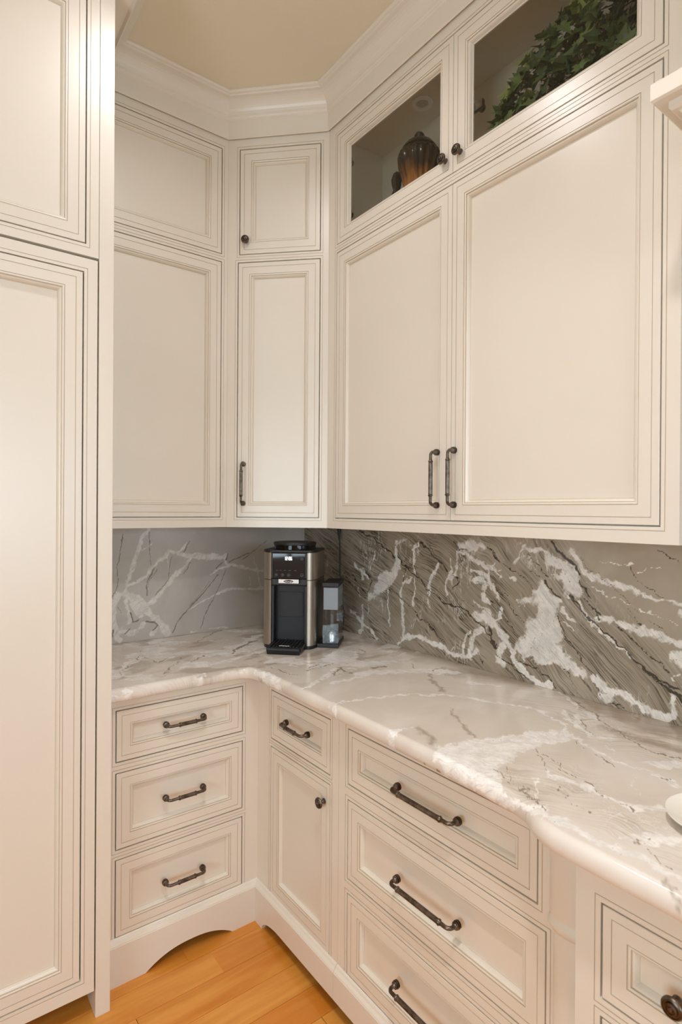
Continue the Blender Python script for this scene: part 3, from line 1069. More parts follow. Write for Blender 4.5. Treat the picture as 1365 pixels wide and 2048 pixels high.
  ('W',5.5,[-232,-1691,-310,-1728]),
  ('W',10.7,[-150,-1511,-239,-1598]),
  ('W',10.5,[2,-1398,-51,-1468,-113,-1556,-141,-1614]),
  ('W',7.0,[-554,-1706,-619,-1745]),
  ('W',4.8,[-384,-1811,-433,-1835,-454,-1866]),
  ('D',4.0,[-12,-1432,-85,-1540,-148,-1633,-214,-1732,-233,-1796,-208,-1839]),
  ('D',3.6,[-179,-1578,-251,-1649]),
  ('D',3.8,[-442,-1655,-478,-1710,-492,-1773,-517,-1829,-516,-1889]),
  ('D',3.0,[-425,-1605,-453,-1648,-515,-1694]),
  ('D',2.9,[-595,-1635,-615,-1682,-634,-1760]),
  ('D',2.0,[-568,-1633,-613,-1703,-631,-1754]),
  ('D',3.0,[-634,-1743,-659,-1792]),
  ('D',2.0,[-549,-1750,-590,-1810,-593,-1849]),
  ('D',2.3,[-616,-1927,-647,-1986,-648,-2008]),
  ('D',2.5,[-313,-1646,-352,-1697,-378,-1772]),
  ('G',2.3,[-686,-2013,-723,-2041]),
  ('D',5.7,[-351,-1856,-332,-1889]),
  ('G',3.7,[-405,-1344,-470,-1446,-492,-1488]),
  ('GP',0,[4,-1422,27,-1744,-93,-1847,-106,-1798,-132,-1644,-85,-1540]),
  ('SP',0,[-58,-1399,14,-1429,38,-1799,-234,-1899,-244,-1801,-261,-1711,-179,-1594]),
  ('SP',0,[-456,-1669,-520,-1808,-518,-1964,-594,-1995,-590,-1882,-588,-1794]),
  ('SP',0,[-595,-1635,-548,-1647,-622,-1752,-646,-1752]),
  ('G',24.1,[-177,-1643,-185,-1740,-164,-1821]),
  ('G',67.9,[-101,-1072,-24,-1208,5,-1330]),
 ],
}

_R = np.random.RandomState(11)
_LAT = _R.rand(256, 256)


def vnoise(x, y):
    xi, yi = np.floor(x).astype(int), np.floor(y).astype(int)
    fx, fy = x - xi, y - yi
    fx, fy = fx * fx * (3 - 2 * fx), fy * fy * (3 - 2 * fy)
    g = lambda a, b: _LAT[a % 256, b % 256]
    return (g(xi, yi) * (1 - fx) + g(xi + 1, yi) * fx) * (1 - fy) + (g(xi, yi + 1) * (1 - fx) + g(xi + 1, yi + 1) * fx) * fy


def fbm(x, y, o=4):
    s, a, n = 0, .5, 0
    for k in range(o):
        s = s + a * vnoise(x * 2 ** k + 17 * k, y * 2 ** k + 31 * k)
        n += a
        a *= .5
    return s / n - .5


def seg_dist(p, a, b):
    d = b - a
    t = np.clip(((p - a) @ d) / max(1e-12, d @ d), 0, 1)
    return np.hypot(*(p - a - t[:, None] * d).T), t


def poly_sd(p, V):
    """signed distance to a polygon, negative inside"""
    dist = np.full(len(p), 1e9)
    ins = np.zeros(len(p), bool)
    n = len(V)
    for i in range(n):
        a, b = V[i], V[(i + 1) % n]
        dd, _ = seg_dist(p, a, b)
        dist = np.minimum(dist, dd)
        c = ((a[1] > p[:, 1]) != (b[1] > p[:, 1]))
        with np.errstate(divide='ignore', invalid='ignore'):
            xx = (b[0] - a[0]) * (p[:, 1] - a[1]) / (b[1] - a[1] + 1e-15) + a[0]
        ins ^= c & (p[:, 0] < xx)
    return np.where(ins, -dist, dist)


def fields(p, traces, jag=0.009, soft=0.006):
    """white / dark / stripe / grey amounts (0..1) at plane points p (metres)"""
    q = p + np.stack([fbm(p[:, 0] * 28, p[:, 1] * 28), fbm(p[:, 0] * 28 + 50, p[:, 1] * 28 + 50)], 1) * jag * 2.2
    q = q + np.stack([fbm(p[:, 0] * 62 + 33, p[:, 1] * 62, 3), fbm(p[:, 0] * 62 + 90, p[:, 1] * 62 + 12, 3)], 1) * jag * 1.3
    q = q + np.stack([fbm(p[:, 0] * 110 + 9, p[:, 1] * 110), fbm(p[:, 0] * 110 + 70, p[:, 1] * 110 + 20)], 1) * jag * .8
    qw, qd = q, p + .75 * (q - p)
    F = {k: np.zeros(len(p), np.float32) for k in 'WDSG'}
    for kind, w, pts in traces:
        V = np.array(pts, float).reshape(-1, 2) / 1000
        k = kind[0]
        hw = max(w / 2000, .0012)
        pad = .12 if k == 'S' else (.05 if k == 'G' else .03 + hw)
        q = qd if k == 'D' else qw
        idx = np.nonzero((q[:, 0] > V[:, 0].min() - pad) & (q[:, 0] < V[:, 0].max() + pad) & (q[:, 1] > V[:, 1].min() - pad) & (q[:, 1] < V[:, 1].max() + pad))[0]
        if not len(idx):
            continue
        pp = q[idx]
        if kind.endswith('P'):
            sd = poly_sd(pp, V)
            sf = {'S': .06, 'G': .03}.get(k, soft * 1.6)
            val = np.clip(.5 - sd / (2 * sf), 0, 1)
        else:
            dist = np.full(len(pp), 1e9)
            for i in range(len(V) - 1):
                dist = np.minimum(dist, seg_dist(pp, V[i], V[i + 1])[0])
            wob = 1 + .9 * fbm(pp[:, 0] * 40 + 5, pp[:, 1] * 40 + 3, 3)
            if k == 'D':
                r = hw * wob * 1.15
                val = np.clip(1.05 - dist / (r + .0014), 0, 1)
                val = val * min(1, .45 + hw / .004)
            elif k == 'G':
                val = np.clip(1 - dist / (hw * 2.5 + .004), 0, 1)
            else:
                val = np.clip(.5 + (hw * wob - dist) / (2 * min(soft, hw * 1.2)), 0, 1)
        F[k][idx] = np.maximum(F[k][idx], val)
    return F


def slab(name, verts, faces, pts2, flow, traces, material, extra=None, jag=.014, soft=.011, smooth=True):
    me = bpy.data.meshes.new(name)
    me.from_pydata(verts.tolist() if hasattr(verts, 'tolist') else verts, [], faces)
    me.materials.append(material)
    F = fields(pts2, traces, jag, soft)
    if extra:
        extra(F, pts2)
    for key, nm in (('W', 'white'), ('D', 'dark'), ('S', 'stripe'), ('G', 'grey')):
        a = me.attributes.new(nm, 'FLOAT', 'POINT')
        a.data.foreach_set('value', F[key].astype(np.float32))
    a = me.attributes.new('flow', 'FLOAT_VECTOR', 'POINT')
    a.data.foreach_set('vector', np.concatenate([flow, np.zeros((len(flow), 1))], 1).astype(np.float32).ravel())
    if smooth:
        me.polygons.foreach_set('use_smooth', [True] * len(me.polygons))
    o = bpy.data.objects.new(name, me)
    COL.objects.link(o)
    return o


def wall_slab(name, u0, u1, z0, z1, place, th, traces, flow_fn, material, step=.003, jag=.011, soft=.010):
    """front sheet as a fine grid, then sides and back"""
    nu, nz = int((u1 - u0) / step) + 1, int((z1 - z0) / step) + 1
    U, Z = np.meshgrid(np.linspace(u0, u1, nu), np.linspace(z0, z1, nz), indexing='ij')
    p = np.stack([U.ravel(), Z.ravel()], 1)
    V = place(p[:, 0], p[:, 1], th)
    idx = np.arange(nu * nz).reshape(nu, nz)
    f = np.stack([idx[:-1, :-1], idx[1:, :-1], idx[1:, 1:], idx[:-1, 1:]], -1).reshape(-1, 4)
    cs = np.array([(u0, z0), (u1, z0), (u1, z1), (u0, z1)])
    B = place(cs[:, 0], cs[:, 1], 0.0005)
    n0 = len(V)
    V = np.concatenate([V, B])
    c = [idx[0, 0], idx[-1, 0], idx[-1, -1], idx[0, -1]]
    ff = [tuple(map(int, r)) for r in f]
    for k in range(4):
        k2 = (k + 1) % 4
        ff.append((int(c[k]), n0 + k, n0 + k2, int(c[k2])))
    ff.append((n0, n0 + 1, n0 + 2, n0 + 3))
    pp = np.concatenate([p, cs])
    return slab(name, V, ff, pp, flow_fn(pp), traces, material, None, jag, soft, smooth=False)


def flow_right(p):
    w = fbm(p[:, 0] * 3.2, p[:, 1] * 3.2, 3) * .12 + fbm(p[:, 0] * 11 + 3, p[:, 1] * 11, 3) * .022
    x = np.clip(p[:, 0], .72, 1.72)
    return np.stack([p[:, 1] - .16 * p[:, 0] + .4 * x * x + .8 * x * (p[:, 0] - x) + w, p[:, 0]], 1)


def flow_left(p):
    w = fbm(p[:, 0] * 3 + 40, p[:, 1] * 3, 3) * .2
    return np.stack([p[:, 0] * .8 - p[:, 1] * .5 + w, p[:, 1]], 1)


# the slab goes on behind the range, outside the frame
STONE['R'] += [('SP', 0, [1690, 1020, 1745, 985, 1860, 900, 1690, 900]), ('D', 9, [1725, 1002, 1790, 955, 1860, 905]),
               ('W', 20, [1755, 1205, 1900, 1180, 2200, 1190, 2700, 1160]), ('W', 34, [1750, 1085, 1950, 1045, 2300, 1035, 2720, 980])]
TH = .012
br = wall_slab('backsplash', TH, 2.75, .9145, Z0 - .001, lambda u, z, t: np.stack([0 * u - t, -u, z], 1), TH, STONE['R'], flow_right, STONE_R)
tag(br, 'polished grey quartzite backsplash with diagonal dark strata and white blotches on the right wall', 'backsplash')
bl = wall_slab('backsplash', XF + .001, -.0005, .9145, Z0 - .001, lambda u, z, t: np.stack([u, 0 * u - t, z], 1), TH, STONE['L'], flow_left, STONE_L, .003, .006, .009)
tag(bl, 'smooth smoky grey quartzite backsplash with branching white veins on the left wall', 'backsplash')

# countertop: a sheet strung between the wall line and the front edge, then the rounded edge profile
FRONT = [(XF + .001, -.604), (-.95, -.604), (-.74, -.604), (-.690, -.606), (-.660, -.612), (-.640, -.626), (-.629, -.650), (-.624, -.690), (-.620, -.80), (-.619, -1.09), (-.621, -1.33), (-.625, -1.49),
         (-.632, -1.62), (-.636, -1.70), (-.640, -1.735), (-.648, -1.757), (-.660, -1.776), (-.674, -1.795), (-.684, -1.818), (-.689, -1.85), (-.690, -1.92), (-.691, -2.1), (-.692, -2.62)]


def smooth_poly(P, n):
    P = np.array(P, float)
    for _ in range(3):                         # Chaikin corner cutting keeps the ends
        Q = np.empty((2 * len(P) - 2, 2))
        Q[0::2] = .75 * P[:-1] + .25 * P[1:]
        Q[1::2] = .25 * P[:-1] + .75 * P[1:]
        P = np.concatenate([P[:1], Q, P[-1:]])
    s = np.concatenate([[0], np.cumsum(np.hypot(*np.diff(P, axis=0).T))])
    t = np.linspace(0, s[-1], n)
    return np.stack([np.interp(t, s, P[:, 0]), np.interp(t, s, P[:, 1])], 1)


NS, NT_ = 760, 150
Fp = smooth_poly(FRONT, NS)
ic = int(np.argmin(np.hypot(Fp[:, 0] + .634, Fp[:, 1] + .634)))
Bk = np.empty_like(Fp)
Bk[:ic + 1, 0] = np.interp(np.arange(ic + 1), [0, ic], [XF + .001, -.001]); Bk[:ic + 1, 1] = -.001
Bk[ic:, 0] = -.001; Bk[ic:, 1] = np.interp(np.arange(ic, NS), [ic, NS - 1], [-.001, -2.62])
tg = np.gradient(Fp, axis=0)
tg /= np.linalg.norm(tg, axis=1)[:, None]
for _ in range(4):
    tg[1:-1] = (tg[:-2] + tg[1:-1] * 2 + tg[2:]) / 4
nrm = np.stack([tg[:, 1], -tg[:, 0]], 1)
nrm /= np.linalg.norm(nrm, axis=1)[:, None]
EDGE = [(.002, .0138), (.006, .0128), (.010, .0105), (.0135, .0068), (.0158, .002), (.017, -.004), (.017, -.012), (.0158, -.018), (.013, -.0225), (.009, -.0252), (.004, -.0262), (-.03, -.0262)]
cols = []
xy = []
for j in range(NT_):
    t = j / (NT_ - 1)
    P2 = Bk * (1 - t) + Fp * t
    cols.append(np.concatenate([P2, np.full((NS, 1), .914)], 1)); xy.append(P2)
for o_, z_ in EDGE:
    P2 = Fp + nrm * o_
    cols.append(np.concatenate([P2, np.full((NS, 1), .900 + z_)], 1)); xy.append(Fp + nrm * (max(o_, 0) + .9 * (.0138 - z_)))
P2 = Bk
cols.append(np.concatenate([P2, np.full((NS, 1), .900 - .0262)], 1)); xy.append(Bk)
nc = len(cols)
V = np.concatenate(cols)
idx = np.arange(nc * NS).reshape(nc, NS)
f = np.stack([idx[:-1, :-1], idx[:-1, 1:], idx[1:, 1:], idx[1:, :-1]], -1).reshape(-1, 4)
ff = [tuple(map(int, r)) for r in f]
ff += [tuple(int(k) for k in idx[:, 0]), tuple(int(k) for k in idx[::-1, -1])]
pc = np.concatenate(xy)
wl = fbm(pc[:, 0] * 4, pc[:, 1] * 4, 3) * .22 + fbm(pc[:, 0] * 14, pc[:, 1] * 14, 3) * .05
ang = np.where(pc[:, 1] < -.9, 1.0, 0.0)
flow = np.stack([pc[:, 0] * .93 + pc[:, 1] * .36 + wl, pc[:, 1]], 1)


def counter_extra(F, p):
    # the left leg and the strip in front of the machine are busy with torn, creamy streaks
    a = np.clip((p[:, 1] + 1.0) / .25, 0, 1)
    n1 = fbm(p[:, 0] * 9 + p[:, 1] * 4, p[:, 1] * 15 - p[:, 0] * 3, 5)
    F['W'] = np.maximum(F['W'], np.clip(.5 + (n1 - .10) * 9, 0, .8) * a)
    n2 = fbm(p[:, 0] * 7 + p[:, 1] * 6 + 20, p[:, 1] * 16 - p[:, 0] * 5 + 8, 5)
    F['G'] = np.maximum(F['G'], np.clip((n2 - .05) * 7, 0, .7) * a)
    n3 = np.abs(fbm(p[:, 0] * 8 + p[:, 1] * 7 + 70, p[:, 1] * 18 - p[:, 0] * 6 + 8, 5))
    F['D'] = np.maximum(F['D'], np.clip(.42 - n3 / .02, 0, .42) * a)
    b = np.clip((-1.25 - p[:, 1]) / .3, 0, 1) * np.clip((p[:, 0] + .33) / .15, 0, 1)
    F['S'] = np.maximum(F['S'], np.maximum(b * .75, a * .30))


ct = slab('countertop', V, ff, pc, flow, STONE['C'], STONE_C, counter_extra, jag=.016, soft=.010)
tag(ct, 'polished pale grey and white quartzite countertop with rounded edge running round the corner', 'countertop')

# ------------------------------------------------------------------ coffee machine
er = Vector((.7071, -.7071, 0)); ebk = Vector((.7071, .7071, 0))
mc = Vector((-.33, -.45, .9142)) - er * .020
cm = thing('coffee_machine', 'black and steel bean to cup coffee machine standing in the countertop corner', 'coffee machine', mc, R45)
HW = .1145
XR = .1065


def plan(front_x0, front_x1, yf, yb, rad, xl, xr, n=7):
    p = [(front_x0, yf + .055), (front_x0, yf)]
    for k in range(n + 1):                                    # left curved flank
        a = math.pi / 2 * k / n
        p.append((front_x0 - (front_x0 - xl) * math.sin(a), yf + rad * (1 - math.cos(a))))
    p += [(xl, yb - .02), (xl + .02, yb), (xr - .02, yb), (xr, yb - .02)]
    for k in range(n, -1, -1):
        a = math.pi / 2 * k / n
        p.append((front_x1 + (xr - front_x1) * math.sin(a), yf + rad * (1 - math.cos(a))))
    p += [(front_x1, yf), (front_x1, yf + .055)]
    return p


PLN = plan(-.072, .072, -.076, .14, .06, -HW, XR)
b = M(); b.prism(PLN, .014, .2690, 'z'); tag(part('lower_housing', b, STEEL, cm, smooth=True), 'brushed steel lower housing')
b = M(); b.prism(PLN, .2715, .3770, 'z'); tag(part('upper_housing', b, STEEL, cm, smooth=True), 'brushed steel upper housing')
b = M(); b.prism([(x * 1.01, y) for x, y in PLN[2:-2]], .3774, .3860, 'z'); part('top_cover', b, BLACK, cm, smooth=True, bevel=.001)
b = M(); b.prism([(x * .98, y * .98) for x, y in PLN[2:-2]], 0.0, .0138, 'z'); part('base', b, BLACK, cm, smooth=True)
# black fascia with the screen
b = M(); b.box(-.0715, .0715, -.079, -.022, .2760, .3768); part('fascia', b, BLACK, cm, bevel=.003)
scr = M(); scr.box(-.0650, .0650, -.0812, -.0792, .2800, .3740); SCRN = part('screen', scr, GLOSSBLACK, cm, bevel=.0006)


def text(name, body, size, mtl, parent, loc, depth=.0003, width=None):
    c = bpy.data.curves.new('text', 'FONT')
    c.body = body
    c.size = size
    c.align_x = 'CENTER'
    c.align_y = 'CENTER'
    c.extrude = depth
    o = bpy.data.objects.new('text', c)
    COL.objects.link(o)
    dg = bpy.context.evaluated_depsgraph_get()
    me = bpy.data.meshes.new_from_object(o.evaluated_get(dg))
    me.materials.clear()
    me.materials.append(mtl)
    bpy.data.objects.remove(o)
    r = link(name, me, parent, loc, (math.pi / 2, 0, 0))
    if width:
        w = max(v.co.x for v in me.vertices) - min(v.co.x for v in me.vertices)
        for v in me.vertices:
            v.co.x *= width / w
    return r


# seven segment style digits
def seg_digit(m, x, z, w, h, t, on, y):
    L = {'a': (0, h - t, w, h), 'g': (0, h / 2 - t / 2, w, h / 2 + t / 2), 'd': (0, 0, w, t), 'f': (0, h / 2, t, h), 'b': (w - t, h / 2, w, h), 'e': (0, 0, t, h / 2), 'c': (w - t, 0, w, h / 2)}
    for k in on:
        a, c, b_, d_ = L[k]
        m.box(x + a, x + b_, y - .0004, y, z + c, z + d_)


SEGS = {'1': 'bc', '2': 'abged', '0': 'abcdef', '6': 'afgedc'}
b = M()
x = -.0145
for ch in '12:06':
    if ch == ':':
        b.box(x + .0002, x + .0016, -.0818, -.0814, .3520, .3534); b.box(x + .0002, x + .0016, -.0818, -.0814, .3565, .3579)
        x += .0028
    elif ch == '1':
        seg_digit(b, x - .0036, .3485, .0055, .0130, .0019, SEGS[ch], -.0814); x += .0030
    else:
        seg_digit(b, x, .3485, .0062, .0130, .0019, SEGS[ch], -.0814); x += .0076
tag(part('clock_digits', b, DIGIT, SCRN), 'white lit digits reading 12:06')


def ring(m, x, z, r, w, y, seg=18):
    for k in range(seg):
        a, c = 2 * math.pi * k / seg, 2 * math.pi * (k + 1) / seg
        p = [(x + rr * math.cos(t), y, z + rr * math.sin(t)) for rr, t in ((r - w, a), (r, a), (r, c), (r - w, c))]
        q_ = [(px, y + .0004, pz) for px, _, pz in p]
        m.quad(p); m.quad(q_[::-1])
        m.quad([p[1], q_[1], q_[2], p[2]]); m.quad([p[0], p[3], q_[3], q_[0]])


for x in (-.050, -.025, .000):
    b = M(); ring(b, x, .2900, .0058, .0007, -.0818); b.box(x - .002, x + .002, -.0818, -.0814, .2885, .2915); part('button', b, ICON, SCRN)
b = M(); ring(b, .052, .3540, .0055, .0007, -.0818); b.box(.0505, .0535, -.0818, -.0814, .3525, .3555); part('button', b, ICON, SCRN)
b = M(); ring(b, .052, .2915, .0055, .0007, -.0818); b.box(.046, .058, -.0818, -.0814, .2880, .2890); part('button', b, ICON, SCRN)
for x in (-.048, -.033, -.016, .004, .026):
    b = M(); b.box(x - .0045, x + .0045, -.0818, -.0814, .3082, .3092); part('menu_mark', b, ICON, SCRN)
# spout with the oval badge
b = M(); b.box(-.0715, .0715, -.076, -.0215, .2480, .2755); part('spout_housing', b, BLACK, cm, bevel=.004)
b = M(); b.box(-.0400, .0420, -.0905, -.0765, .2580, .2755); SP = tag(part('spout', b, CHROME, cm, bevel=.002), 'polished metal spout front')
b = M()
pts = [(.0195 * math.cos(2 * math.pi * k / 28), .2668 + .0058 * math.sin(2 * math.pi * k / 28)) for k in range(28)]
b.prism([(px + .001, pz) for px, pz in pts], -.0912, -.0906, 'y')
bd = tag(part('badge', b, BLACK, SP), 'dark oval badge')
text('badge_lettering', "DeLonghi", .0085, WHITEM, SP, (.001, -.0913, .2668), .0002, .031)
# cup niche: back wall, door and side cheeks
b = M(); b.box(-.0715, .0715, -.040, -.0215, .014, .2478); part('niche_back', b, SATIN, cm)
for sx in (-1, 1):
    b = M(); b.box(sx * .0715, sx * .0600, -.076, -.0402, .014, .2478); part('niche_cheek', b, BLACK, cm, bevel=.003)
b = M(); rings(b, -.046, .052, .118, .222, [(0, -.0402, 0), (0, -.0412, 0), (.0014, -.0412, 0), (.0014, -.0404, 0), (.0028, -.0404, 0), (.0028, -.0418, 0), (.0034, -.0422, 0)])
b.quad([(-.0426, -.0422, .1214), (.0486, -.0422, .1214), (.0486, -.0422, .2186), (-.0426, -.0422, .2186)])
part('service_flap', b, SATIN, cm)
# drip tray
b = M()
b.prism([(-.0590, .0), (.0590, .0), (.0680, .016), (.0680, .026), (-.0680, .026), (-.0680, .016)], -.155, -.0405, 'y')
b.prism([(-.155, .0), (-.155, .026), (-.176, .026), (-.176, .018), (-.166, .0)], -.0630, .0630, 'x')
TRAY = part('drip_tray', b, BLACK, cm, bevel=.002)
b = M(); b.box(-.0605, .0605, -.168, -.0415, .0262, .0278); part('grille_plate', b, BLACK, TRAY)
for k in range(9):
    x = -.052 + k * .013
    b = M(); b.box(x - .0034, x + .0034, -.164, -.046, .0279, .0312); part('grille_bar', b, SATIN, TRAY, bevel=.001)
b = M(); b.box(-.018, .022, -.160, -.155, .0313, .0322); tag(part('float_marker', b, WHITEM, TRAY), 'small white marker on drip tray')
b = M(); b.box(-.0605, .0605, -.0455, -.0420, .0279, .0312); part('grille_rail', b, SATIN, TRAY)
# bean hopper
hop_c = (.0, .028)
BEAN = mat('roasted_beans', (.055, .028, .013, 1), .45)
_t = NT(BEAN); _n = _t.n('ShaderNodeTexVoronoi'); _t.set(_n.inputs['Vector'], _t.obj()); _n.inputs['Scale'].default_value = 160
_t.set(_t.b.inputs['Base Color'], _t.mix(_t.ss(_n.outputs[0], .1, .7), (.14, .075, .035, 1), (.014, .007, .004, 1)))
b = M(); b.lathe([(.0790, .3866), (.0790, .4020)], 40, 0, 'z', (*hop_c, 0)); tag(part('bean_hopper', b, BEAN, cm, smooth=True), 'brown coffee beans behind clear band')
SMOKE = glass('smoked_hopper_plastic', (.55, .52, .5, 1), .02, 1.4)
b = M(); b.lathe([(.0855, .3866), (.0855, .4032), (.0838, .4032), (.0838, .3866)], 40, 0, 'z', (*hop_c, 0)); part('hopper_band', b, SMOKE, cm, smooth=True)
b = M(); b.lathe([(.0865, .4034), (.0870, .4060), (.0870, .4130), (.0855, .4150), (.06, .4160), (.001, .4160)], 40, 0, 'z', (*hop_c, 0)); part('hopper_lid', b, BLACK, cm, smooth=True)
# water tank on the right flank
TX0, TX1, TY0, TY1 = .1265, .1885, -.028, .125
b = M(); b.box(XR - .004, TX1 + .002, TY0 - .004, TY1 + .002, 0.0, .0160); part('tank_base', b, BLACK, cm, bevel=.003)
TANK = thing('water_tank', None, None); TANK.parent = cm
b = M(); b.box(TX0, TX1, TY0, TY1, .0170, .2400)
i = .0022
b.box(TX0 + i, TX1 - i, TY0 + i, TY1 - i, .0200, .2380)
tk = part('tank_shell', b, CLEAR, TANK)
# flip the inner box so that the wall reads as a thin shell
bm = bmesh.new(); bm.from_mesh(tk.data)
bmesh.ops.reverse_faces(bm, faces=[fa for fa in bm.faces if all(TX0 + i / 2 < v.co.x < TX1 - i / 2 for v in fa.verts)])
bm.to_mesh(tk.data); bm.free()
b = M(); b.box(TX0 + .003, TX1 - .003, TY0 + .003, TY1 - .003, .1500, .2370)
tag(part('frosted_sleeve', b, FROST, TANK), 'frosted grey upper sleeve')
b = M(); b.box(TX0 - .002, TX1 + .001, TY0 - .003, TY1 + .001, .2405, .2570); part('tank_lid', b, BLACK, TANK, bevel=.002)
b = M(); b.lathe([(.016, .0202), (.016, .052), (.012, .058), (.001, .058)], 20, 0, 'z', ((TX0 + TX1) / 2, TY0 + .035, 0)); tag(part('filter_cup', b, CHROME, TANK, smooth=True), 'bright filter cup in the tank')
b = M(); b.box(TX0 + .012, TX0 + .016, TY0 + .02, TY0 + .1, .02, .149); part('tank_rib', b, SATIN, TANK)
# mains lead, plugged in under the wall cabinet
b = M()
pts = [(-.040, -.336, 1.398), (-.040, -.336, 1.36), (-.034, -.335, 1.30), (-.030, -.332, 1.20), (-.028, -.338, 1.12), (-.028, -.352, 1.04), (-.030, -.360, .97), (-.034, -.345, .925), (-.06, -.31, .9185), (-.11, -.28, .9185)]
def catmull(P, n=8):
    P = [Vector(p) for p in P]
    out = []
    for k in range(len(P) - 1):
        a, b_, c, d_ = P[max(k - 1, 0)], P[k], P[k + 1], P[min(k + 2, len(P) - 1)]
        for j in range(n):
            t = j / n
            out.append(.5 * ((2 * b_) + (c - a) * t + (2 * a - 5 * b_ + 4 * c - d_) * t * t + (3 * b_ - a - 3 * c + d_) * t ** 3))
    return out + [P[-1]]
cp = catmull(pts)
b.sweep(cp, [.0033] * len(cp), 10)
cord = thing('power_cord', 'thin black power cord hanging down the backsplash behind the coffee machine', 'cord', (-.040, -.336, 1.36))
part('lead', b, BLACK, cord, (.040, .336, -1.36), smooth=True)
b = M(); b.lathe([(.0095, 1.400), (.0095, 1.375), (.0070, 1.352), (.0045, 1.335), (.0034, 1.325)], 14, 0, 'z', (-.0395, -.336, 0)); part('plug', b, BLACK, cord, (.040, .336, -1.36), smooth=True)

# ------------------------------------------------------------------ plate on the counter
pl = M()
pl.lathe([(.001, .000), (.040, .000), (.044, .003), (.060, .006), (.084, .0165), (.0905, .0205), (.0900, .0218), (.083, .0190), (.062, .0095), (.050, .0068), (.001, .0060)], 56)
o = tag(part('plate', pl, WHITEM, None, (-.465, -2.012, .9145), smooth=True), 'white round plate lying on the countertop at the right edge', 'plate')

# ------------------------------------------------------------------ range hood shelf at the right edge
hd = thing('range_hood', 'cream moulded range hood shelf jutting in at the upper right edge', 'range hood', (-.2, -2.4, 2.02))
hp = [(0.0, 2.2253), (0.0, 2.1960), (-.004, 2.1925), (-.022, 2.1925), (-.022, 2.1810), (-.026, 2.1770), (-.034, 2.1765), (-.038, 2.1700), (-.039, 2.1600), (-.043, 2.148), (-.051, 2.137), (-.063, 2.130), (-.067, 2.126), (-.067, 2.115), (-.090, 2.110), (-.090, 2.02), (-.16, 2.02), (-.16, 2.2253)]
b = M(); mould(b, [(-.521, -2.9), (-.521, -1.903), (-.002, -1.903)][::-1], hp); part('mantel_shelf', b, PAINT, hd, (.2, 2.4, -2.02))
b = M(); b.prism([(-.515, 2.2254), (-.515, 2.25), (-.30, 2.9), (-.30, CEIL - .01), (-.004, CEIL - .01), (-.004, 2.2254)], -2.88, -2.14, 'y'); part('hood_chimney', b, PAINT, hd, (.2, 2.4, -2.02))
b = M(); b.box(-.41, -.004, -2.79, -2.015, 2.03, 2.224); part('hood_underside', b, INSIDE, hd, (.2, 2.4, -2.02))

CANM = mat('lamp_trim_white', (.8, .8, .78, 1), .4)
# ------------------------------------------------------------------ things in the glass cabinet
ZS = 2.4742
AMBER = mat('amber_brown_glaze', lin(70, 40, 22), .16)
_t = NT(AMBER)
_z = _t.n('ShaderNodeSeparateXYZ'); _t.set(_z.inputs[0], _t.obj())
_n = _t.noise(_t.scale(_t.obj(), (60., 60., 7.)), 1.0, 4)
_f = _t.math('ADD', _z.outputs[2], _t.math('MULTIPLY', _t.math('SUBTRACT', _n, .5), .12))
_t.set(_t.b.inputs['Base Color'], _t.mix(_t.ss(_f, .09, .205), lin(206, 132, 72), lin(46, 34, 27)))
DARKLID = mat('dark_bronze_glaze', lin(48, 38, 31), .22)
jr = thing('lidded_jar', 'tall ribbed amber brown jar with a dark domed lid behind the left glass door', 'jar', (-.140, -.932, ZS))
b = M(); b.lathe([(.001, .0), (.050, .0), (.058, .006), (.060, .03), (.056, .08), (.053, .12), (.056, .150), (.066, .185), (.074, .215), (.076, .235), (.072, .252), (.060, .262), (.001, .262)], 96, 0, 'z', (0, 0, 0), 20, .035)
part('jar_body', b, AMBER, jr, smooth=True)
b = M(); b.lathe([(.060, .2625), (.064, .2650), (.060, .272), (.048, .287), (.032, .297), (.016, .302), (.012, .306), (.016, .311), (.018, .318), (.013, .326), (.001, .330)], 48, 0, 'z', (0, 0, 0), 20, .02)
part('lid', b, DARKLID, jr, smooth=True)
fg = thing('figurine', 'small dark knobbly ornament standing left of the amber jar', 'ornament', (-.150, -.826, ZS))
b = M(); b.lathe([(.001, 0), (.026, 0), (.028, .010), (.018, .024), (.022, .05), (.026, .08), (.018, .104), (.012, .116), (.017, .128), (.019, .142), (.012, .158), (.001, .164)], 20, 0, 'z', (0, 0, 0), 5, .10)
b.v = [(x, y, z * 1.45) for x, y, z in b.v]
part('ornament_body', b, DARKLID, fg, smooth=True)
b = M(); b.sweep(catmull([(.0, .018, .10), (.0, .040, .095), (.0, .046, .065), (.0, .034, .035), (.0, .022, .03)], 6), [.006] * 25, 10); part('ornament_handle', b, DARKLID, fg, smooth=True)

for yy, nm in ((-.918, 'left'), (-1.490, 'right')):
    pk = thing('puck_light', f'round unlit puck light in the cabinet top behind the {nm} glass door', 'light', (-.112, yy, 2.9297))
    b = M(); b.lathe([(.021, -.0012), (.024, -.006), (.036, -.006), (.039, -.003), (.039, 0), (.021, 0)], 36); part('trim_ring', b, CANM, pk, smooth=True)
    b = M(); b.lathe([(.0205, 0), (.0205, -.003), (.001, -.0035)], 28); part('lens', b, FROST, pk, smooth=True)

